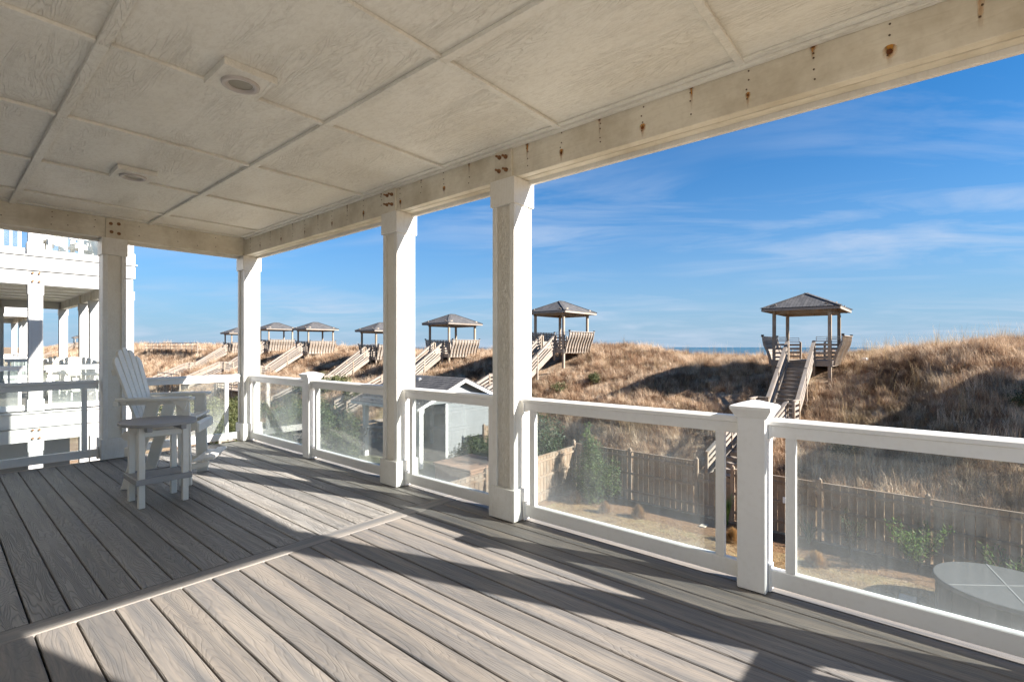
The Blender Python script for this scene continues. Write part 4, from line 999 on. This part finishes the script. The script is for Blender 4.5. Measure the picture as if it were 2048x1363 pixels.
# evergreens at the fence corner
shrub(16.1, 9.75, [((0, 0, .9), (.62, .62, .85)), ((.05, .1, 1.7), (.40, .40, .7)), ((0, .25, 2.4), (.20, .20, .65)), ((.1, -.75, .95), (.35, .35, .75)), ((-.3, -.3, .6), (.45, .45, .55))], 'leaf_cypress', 11000, .05, 3, 'bright green cypress with narrow top at the fence corner', 'cypress_tree', cat='tree', asp=.3)
shrub(16.3, 12.9, [((0, 0, 1.2), (1.3, 1.2, 1.1)), ((.3, -.5, 2.2), (.8, .7, .8)), ((-.8, .4, 1.9), (.9, .8, .9)), ((1.2, .3, 1.4), (.8, .8, .9)), ((.1, .2, 3.0), (.5, .5, .5))], 'leaf_dark', 11000, .07, 4, 'dark broad evergreen behind the sunlit side fence corner', 'evergreen_tree', cat='tree', asp=.35)
# bushes at the pool house
shrub(16.3, 16.2, [((0, 0, .7), (1.0, .7, .7)), ((.9, .1, .75), (.8, .6, .7)), ((-.9, -.1, .55), (.6, .5, .5)), ((.3, .2, 1.2), (.5, .4, .45))], 'leaf', 7000, .06, 5, 'rounded green bush against the grey wall of the pool house')
# olive thickets in the lots to the left
thick = [(12.5, 37, 2.2, 3.6, 'wide olive thicket right behind the chair arm, beyond the far railing'), (15.5, 41, 2.0, 3.4, 'olive thicket left of the corner column beyond the far railing'),
         (9.8, 44, 1.9, 3.0, 'low olive thicket at the left, seen behind the chair back'), (14.8, 31, 2.1, 2.6, 'dark olive thicket behind the hazy panel beside the corner column'),
         (17.5, 34.5, 2.0, 2.4, 'bushy thicket behind the left newel post'), (12.9, 22.2, 2.8, 1.5, 'tall dark shrub left of the pool house porch'),
         (13.9, 25.2, 2.9, 1.5, 'dark leafy shrub behind the panel left of the second column'), (10.6, 27.8, 1.4, 1.8, 'low green shrub by the pale board fence'),
         (21.0, 37.5, 1.5, 2.6, 'green brush on the dune foot below the half hidden gazebo'), (20.5, 31.5, 1.2, 2.0, 'small green brush on the dune above the pool house roof'),
         (13.0, 26.9, 2.9, 1.9, 'dark tall shrub mass in the middle of the panel left of the second column'), (14.6, 29.6, 2.7, 2.2, 'shrub mass against the pale board fence, behind the left newel post'),
         (11.2, 30.0, 2.0, 1.7, 'rounded green shrub near the left end of the pale board fence'), (11.9, 20.4, 2.2, 1.1, 'small dark shrub touching the pool house porch corner'),
         (8.5, 52, 2.4, 4, 'far olive thicket near the driveway'), (16.5, 54, 1.6, 3, 'far green brush below the stairs of the middle gazebo')]
for i, (x, y, h, w, la) in enumerate(thick):
    rnd = random.Random(i * 13 + 5)
    lobes = [((rnd.uniform(-w, w) * .6, rnd.uniform(-w, w) * .5, h * rnd.uniform(.3, .62)), (w * rnd.uniform(.28, .45), w * rnd.uniform(.28, .42), h * rnd.uniform(.30, .42))) for _ in range(7)]
    shrub(x, y, lobes, 'leaf_olive' if i not in (5, 6, 10, 13) else 'leaf', 8000, .085 if y > 30 else .07, 20 + i, la, 'thicket', 'olive thickets in the neighbouring lots')
shrub(6.3, 62, [((0, 0, 2.0), (2.2, 2.5, 2.0)), ((1, -1, 3.4), (1.4, 1.4, 1.2)), ((-1.5, 1, 3), (1.5, 1.3, 1.2))], 'leaf_olive', 7000, .13, 61, 'tree with yellow green leaves between the neighbouring house columns', 'yaupon_tree', cat='tree')
shrub(3.9, 8.9, [((0, 0, .35), (.9, .35, .35)), ((1.1, .1, .3), (.8, .3, .3)), ((-1.1, 0, .3), (.8, .3, .3))], 'leaf_bright', 2500, .05, 62, 'low bright green ground shrub below the far railing')
# yard plants: trimmed straw mounds
def mound(x, y, r, h, label, seed):
    t = thing('grass_mound', label, 'ornamental grass', (x, y, -4.4), 0, 'trimmed tan grass mounds in the mulch bed')
    rnd = random.Random(seed); m = MB()
    for _ in range(1300):
        a = rnd.uniform(0, 6.283); e = rnd.uniform(0, 1.57) ** 1.0; d = Vector((math.cos(a) * math.sin(e), math.sin(a) * math.sin(e), math.cos(e)))
        tip = Vector((d.x * r, d.y * r, d.z * h)) * rnd.uniform(.8, 1.05); base = tip * .45; sd = d.orthogonal().normalized() * .007
        i = len(m.v); m.v += [base - sd, base + sd, tip]; m.f.append((i, i + 1, i + 2))
    m.build('grass_blades', 'straw', t, 0, 'leaf')
for i, (x, y, r, h, la) in enumerate([(15.35, 10.0, .30, .50, 'tan mound at the foot of the bright green cypress'), (15.1, 8.65, .26, .46, 'tan mound second from the cypress'), (15.4, 7.55, .28, .48, 'tan mound with a few loose twigs, third from the cypress'),
                                      (15.3, 4.5, .30, .46, 'rust brown mound just left of the right newel post'), (15.05, 2.35, .32, .42, 'lone tan mound behind the rightmost glass panel')]):
    mound(x, y, r, h, la, 40 + i)
def spiky(x, y, n, h, mat, label, seed, spread=.45, w=.02, name='yucca_plant'):
    t = thing(name, label, 'plant', (x, y, -4.4)); rnd = random.Random(seed)
    for _ in range(n):
        m = MB(); a = rnd.uniform(0, 6.28); L = h * rnd.uniform(.7, 1.1); out = spread * rnd.uniform(.2, 1); d = Vector((math.cos(a), math.sin(a), 0)); sd = Vector((-d.y, d.x, 0))
        pts = [Vector((0, 0, 0)) + d * out * u ** 1.6 + Vector((0, 0, L * (u - .25 * u * u * spread))) for u in (0, .35, .7, 1)]
        ws = (w, w * 1.2, w * .8, .002); i = 0
        for p, ww in zip(pts, ws): m.v += [p - sd * ww, p + sd * ww + Vector((0, 0, .002))]
        m.f = [(q * 2, q * 2 + 1, q * 2 + 3, q * 2 + 2) for q in range(3)]
        m.build('blade', mat, t, 0, 'leaf')
spiky(16.6, 5.05, 34, 1.05, 'leaf_bright', 'upright bright green spiky plant left of the right newel post', 71, .35)
spiky(16.5, 2.75, 22, .85, 'leaf', 'thin arching green plant right of the right newel post', 72, .6)
def leafy(x, y, h, w, n, label, seed, mat='leaf_bright', ns=9):
    t = thing('oleander_shrub', label, 'shrub', (x, y, -4.4)); rnd = random.Random(seed); m = MB(); s = MB()
    for _ in range(ns):
        a = rnd.uniform(0, 6.28); tip = Vector((math.cos(a) * w * rnd.uniform(.3, 1), math.sin(a) * w * rnd.uniform(.3, 1), h * rnd.uniform(.65, 1.05)))
        s.beam((0, 0, 0), tip * .5 + Vector((0, 0, .08)), .022, .022); s.beam(tip * .5 + Vector((0, 0, .08)), tip, .014, .014)
        for _ in range(n // ns):
            u = rnd.uniform(.35, 1.05); p = tip * u + Vector((rnd.gauss(0, .05), rnd.gauss(0, .05), rnd.gauss(0, .03)))
            d = Vector((rnd.uniform(-1, 1), rnd.uniform(-1, 1), rnd.uniform(-.2, .8))).normalized(); sd = d.cross(Vector((0, 0, 1))).normalized() * .014; L = rnd.uniform(.09, .16)
            i = len(m.v); m.v += [p, p + d * L * .5 + sd, p + d * L, p + d * L * .5 - sd]; m.f.append((i, i + 1, i + 2, i + 3))
    m.build('leaves', mat, t, 0, 'leaf'); s.build('branches', 'bark', t)
leafy(16.35, .35, 1.15, .70, 1500, 'bushy long leaved green shrub against the fence near the round tub', 81, 'leaf_bright', 16)
leafy(16.4, 1.75, 1.15, .35, 160, 'sparse twiggy plant against the fence between mound and green shrub', 82, 'leaf', 8)
leafy(16.45, -1.35, .95, .80, 420, 'low green shrub behind the round tub', 83, 'leaf_bright', 14)
for i, (x, y, w_) in enumerate([(24.6, 17.2, .5), (26.0, 15.6, .35), (23.2, -2.3, .45), (21.5, 33.8, .6), (24.5, 44, .7), (20.6, 2.4, .35)]):
    shrub(x, y, [((0, 0, .25), (w_, w_, .3)), ((w_ * .8, .2, .22), (w_ * .6, w_ * .7, .25)), ((-w_ * .7, -.2, .2), (w_ * .6, w_ * .6, .22))], 'leaf_olive', 1500, .045, 90 + i, ('low green scrub on the dune under the gazebo beside the tallest column', 'small green scrub right of the tallest column on the dune', 'green scrub at the right picture edge above the shaded dune hollow', 'green scrub on the dune left of the pool house roof', 'low scrub between the half hidden gazebo and the middle one', 'small green tuft right of the lower stairs')[i], 'dune_scrub', 'green scrub patches on the dune')
leafy(16.2, 10.3, .9, .4, 200, 'thin leafy sapling in front of the sunlit side fence', 84, 'leaf', 8)

# ------------------------------------------------------------------ dune grass
def tuft_mesh(name, n, h, r, lean, w, seed, mat='dune_grass'):
    rnd = random.Random(seed); m = MB()
    for _ in range(n):
        a = rnd.uniform(0, 6.28); q = r * rnd.random() ** .5; b = Vector((q * math.cos(a), q * math.sin(a), -.05))
        a2 = rnd.uniform(0, 6.28); L = h * rnd.uniform(.45, 1.1); ln = lean * rnd.uniform(.3, 1.4) * L; d = Vector((math.cos(a2), math.sin(a2), 0)); sd = Vector((-d.y, d.x, 0)) * w
        mid = b + d * ln * .35 + Vector((0, 0, L * .6)); tip = b + d * ln + Vector((0, 0, L * (1 - .15 * lean)))
        i = len(m.v); m.v += [b - sd, b + sd, mid + sd * .7, mid - sd * .7, tip]; m.f += [(i, i + 1, i + 2, i + 3), (i + 3, i + 2, i + 4)]
    return m.mesh(name, mat, 0, 'leaf')
def scatter(name, label, meshes, pts):
    me = bpy.data.meshes.new(name); me.from_pydata([p[0] for p in pts], [], [])
    at = me.attributes.new('sc', 'FLOAT', 'POINT'); at.data.foreach_set('value', [p[1] for p in pts])
    o = bpy.data.objects.new(name, me); C.objects.link(o); o['kind'] = 'stuff'; o['label'] = label; o['category'] = 'grass'
    gt = bpy.data.node_groups.new(name, 'GeometryNodeTree')
    gt.interface.new_socket('Geometry', in_out='INPUT', socket_type='NodeSocketGeometry'); gt.interface.new_socket('Geometry', in_out='OUTPUT', socket_type='NodeSocketGeometry')
    n = gt.nodes; gi = n.new('NodeGroupInput'); go = n.new('NodeGroupOutput'); L = gt.links
    ip = n.new('GeometryNodeInstanceOnPoints'); jn = n.new('GeometryNodeJoinGeometry')
    for k, mm in enumerate(meshes):
        src = bpy.data.objects.new(name + '_clump', mm)
        oi = n.new('GeometryNodeObjectInfo'); oi.inputs['Object'].default_value = src; oi.inputs['As Instance'].default_value = True
        L.new(oi.outputs['Geometry'], jn.inputs[0])
    L.new(gi.outputs[0], ip.inputs['Points']); L.new(jn.outputs[0], ip.inputs['Instance']); ip.inputs['Pick Instance'].default_value = True
    rv = n.new('FunctionNodeRandomValue'); rv.data_type = 'FLOAT_VECTOR'; rv.inputs[0].default_value = (-.12, -.12, 0); rv.inputs[1].default_value = (.12, .12, 6.283)
    L.new(rv.outputs[0], ip.inputs['Rotation'])
    na = n.new('GeometryNodeInputNamedAttribute'); na.data_type = 'FLOAT'; na.inputs[0].default_value = 'sc'; L.new(na.outputs[0], ip.inputs['Scale'])
    ri = n.new('FunctionNodeRandomValue'); ri.data_type = 'INT'; ri.inputs['Min'].default_value = 0; ri.inputs['Max'].default_value = len(meshes) - 1; L.new(ri.outputs[2], ip.inputs['Instance Index'])
    L.new(ip.outputs[0], go.inputs[0]); md = o.modifiers.new('scatter', 'NODES'); md.node_group = gt
    return o
tufts = [tuft_mesh('grass_tuft', 60, .50, .22, .7, .0045, 1), tuft_mesh('grass_tuft', 50, .62, .20, .45, .004, 2), tuft_mesh('grass_tuft', 70, .36, .28, 1.1, .005, 3), tuft_mesh('grass_tuft', 46, .28, .22, 1.5, .006, 4)]
rnd = random.Random(5); pts = []
def blocked(x, y):
    for (sx, sy, sz, _, _) in spots:
        if abs(y - sy) < .5 and sx - 5.4 < x < sx - 1.4: return True
        if sx - 6.3 < x < sx - 5.1 and sy - .6 < y < sy + 1.1: return True
        if abs(y - sy - .65) < .75 and sx - 9.7 < x < sx - 6.3: return True
        if abs(y - sy) < 1.2 and abs(x - sx) < 1.5: return True
    return 14 < x < 21.2 and 17 < y < 24
for (xa, xb, ya, yb, dens, smin, smax) in ((17.3, 35, -7, 14, 30, .6, 1.15), (18, 35.5, 14, 34, 20, .7, 1.3), (17.5, 36, 34, 64, 9, .9, 1.7), (16, 36, 64, 125, 4.5, 1.2, 2.3), (14, 36, 125, 260, 1.6, 2.0, 3.4)):
    for _ in range(int((xb - xa) * (yb - ya) * dens)):
        x, y = rnd.uniform(xa, xb), rnd.uniform(ya, yb)
        if x > xb - 3 and rnd.random() < .3: continue
        if 12 < y < 28 and x < 20.5: continue
        if blocked(x, y): continue
        dn = noise.noise(Vector((x * .5, y * .5, 11)))
        if dn < -.32 and rnd.random() < .75: continue
        pts.append(((x, y, ground_z(x, y)), rnd.uniform(smin, smax) * (1 + .45 * noise.noise(Vector((x * .35, y * .35, 5))))))
scatter('dune_grass', 'dry golden brown dune grass covering the whole sand dune', tufts, pts)
M['brush'] = grassmat('dry_brush_twigs', [(.30, (.10, .06, .04)), (.5, (.22, .14, .09)), (.7, (.36, .25, .17))])
br = [tuft_mesh('brush_clump', 110, .42, .30, 1.3, .0045, 31, 'brush'), tuft_mesh('brush_clump', 90, .30, .34, 1.9, .005, 32, 'brush')]
pts = []
for _ in range(26000):
    x, y = rnd.uniform(17.6, 35), rnd.uniform(-6.5, 60)
    if noise.noise(Vector((x * .42, y * .42, 21))) < .24 or blocked(x, y) or (12 < y < 28 and x < 20.7): continue
    if y > 30 and rnd.random() < .5: continue
    pts.append(((x, y, ground_z(x, y)), rnd.uniform(.6, 1.25) * (1 + max(0, y - 25) * .012)))
scatter('dry_brush', 'dark reddish brown dry brush growing in patches among the dune grass', br, pts)
stk = [tuft_mesh('oat_clump', 7, 1.25, .25, .22, .0042, 11, 'stalk'), tuft_mesh('oat_clump', 5, 1.0, .2, .35, .0042, 12, 'stalk')]
pts = []
for _ in range(1500):
    x = rnd.choice((rnd.uniform(27, 35), rnd.uniform(18, 35))); y = rnd.choice((rnd.uniform(-6, 16), rnd.uniform(-6, 40), rnd.uniform(-5, 3)))
    if blocked(x, y) or (12 < y < 28 and x < 21): continue
    pts.append(((x, y, ground_z(x, y)), rnd.uniform(.5, 1.1)))
scatter('sea_oats', 'thin tall sea oat stalks standing above the dune grass', stk, pts)
lt = [tuft_mesh('lawn_tuft', 30, .10, .16, 1.1, .004, 21, 'straw')]
pts = [((x, y, -4.395), rnd.uniform(.6, 1.3)) for x, y in ((rnd.uniform(11.5, 15.7), rnd.uniform(-4, 10.4)) for _ in range(8000))]
scatter('lawn_grass', 'short dry straw coloured lawn grass in the yard', lt, pts)
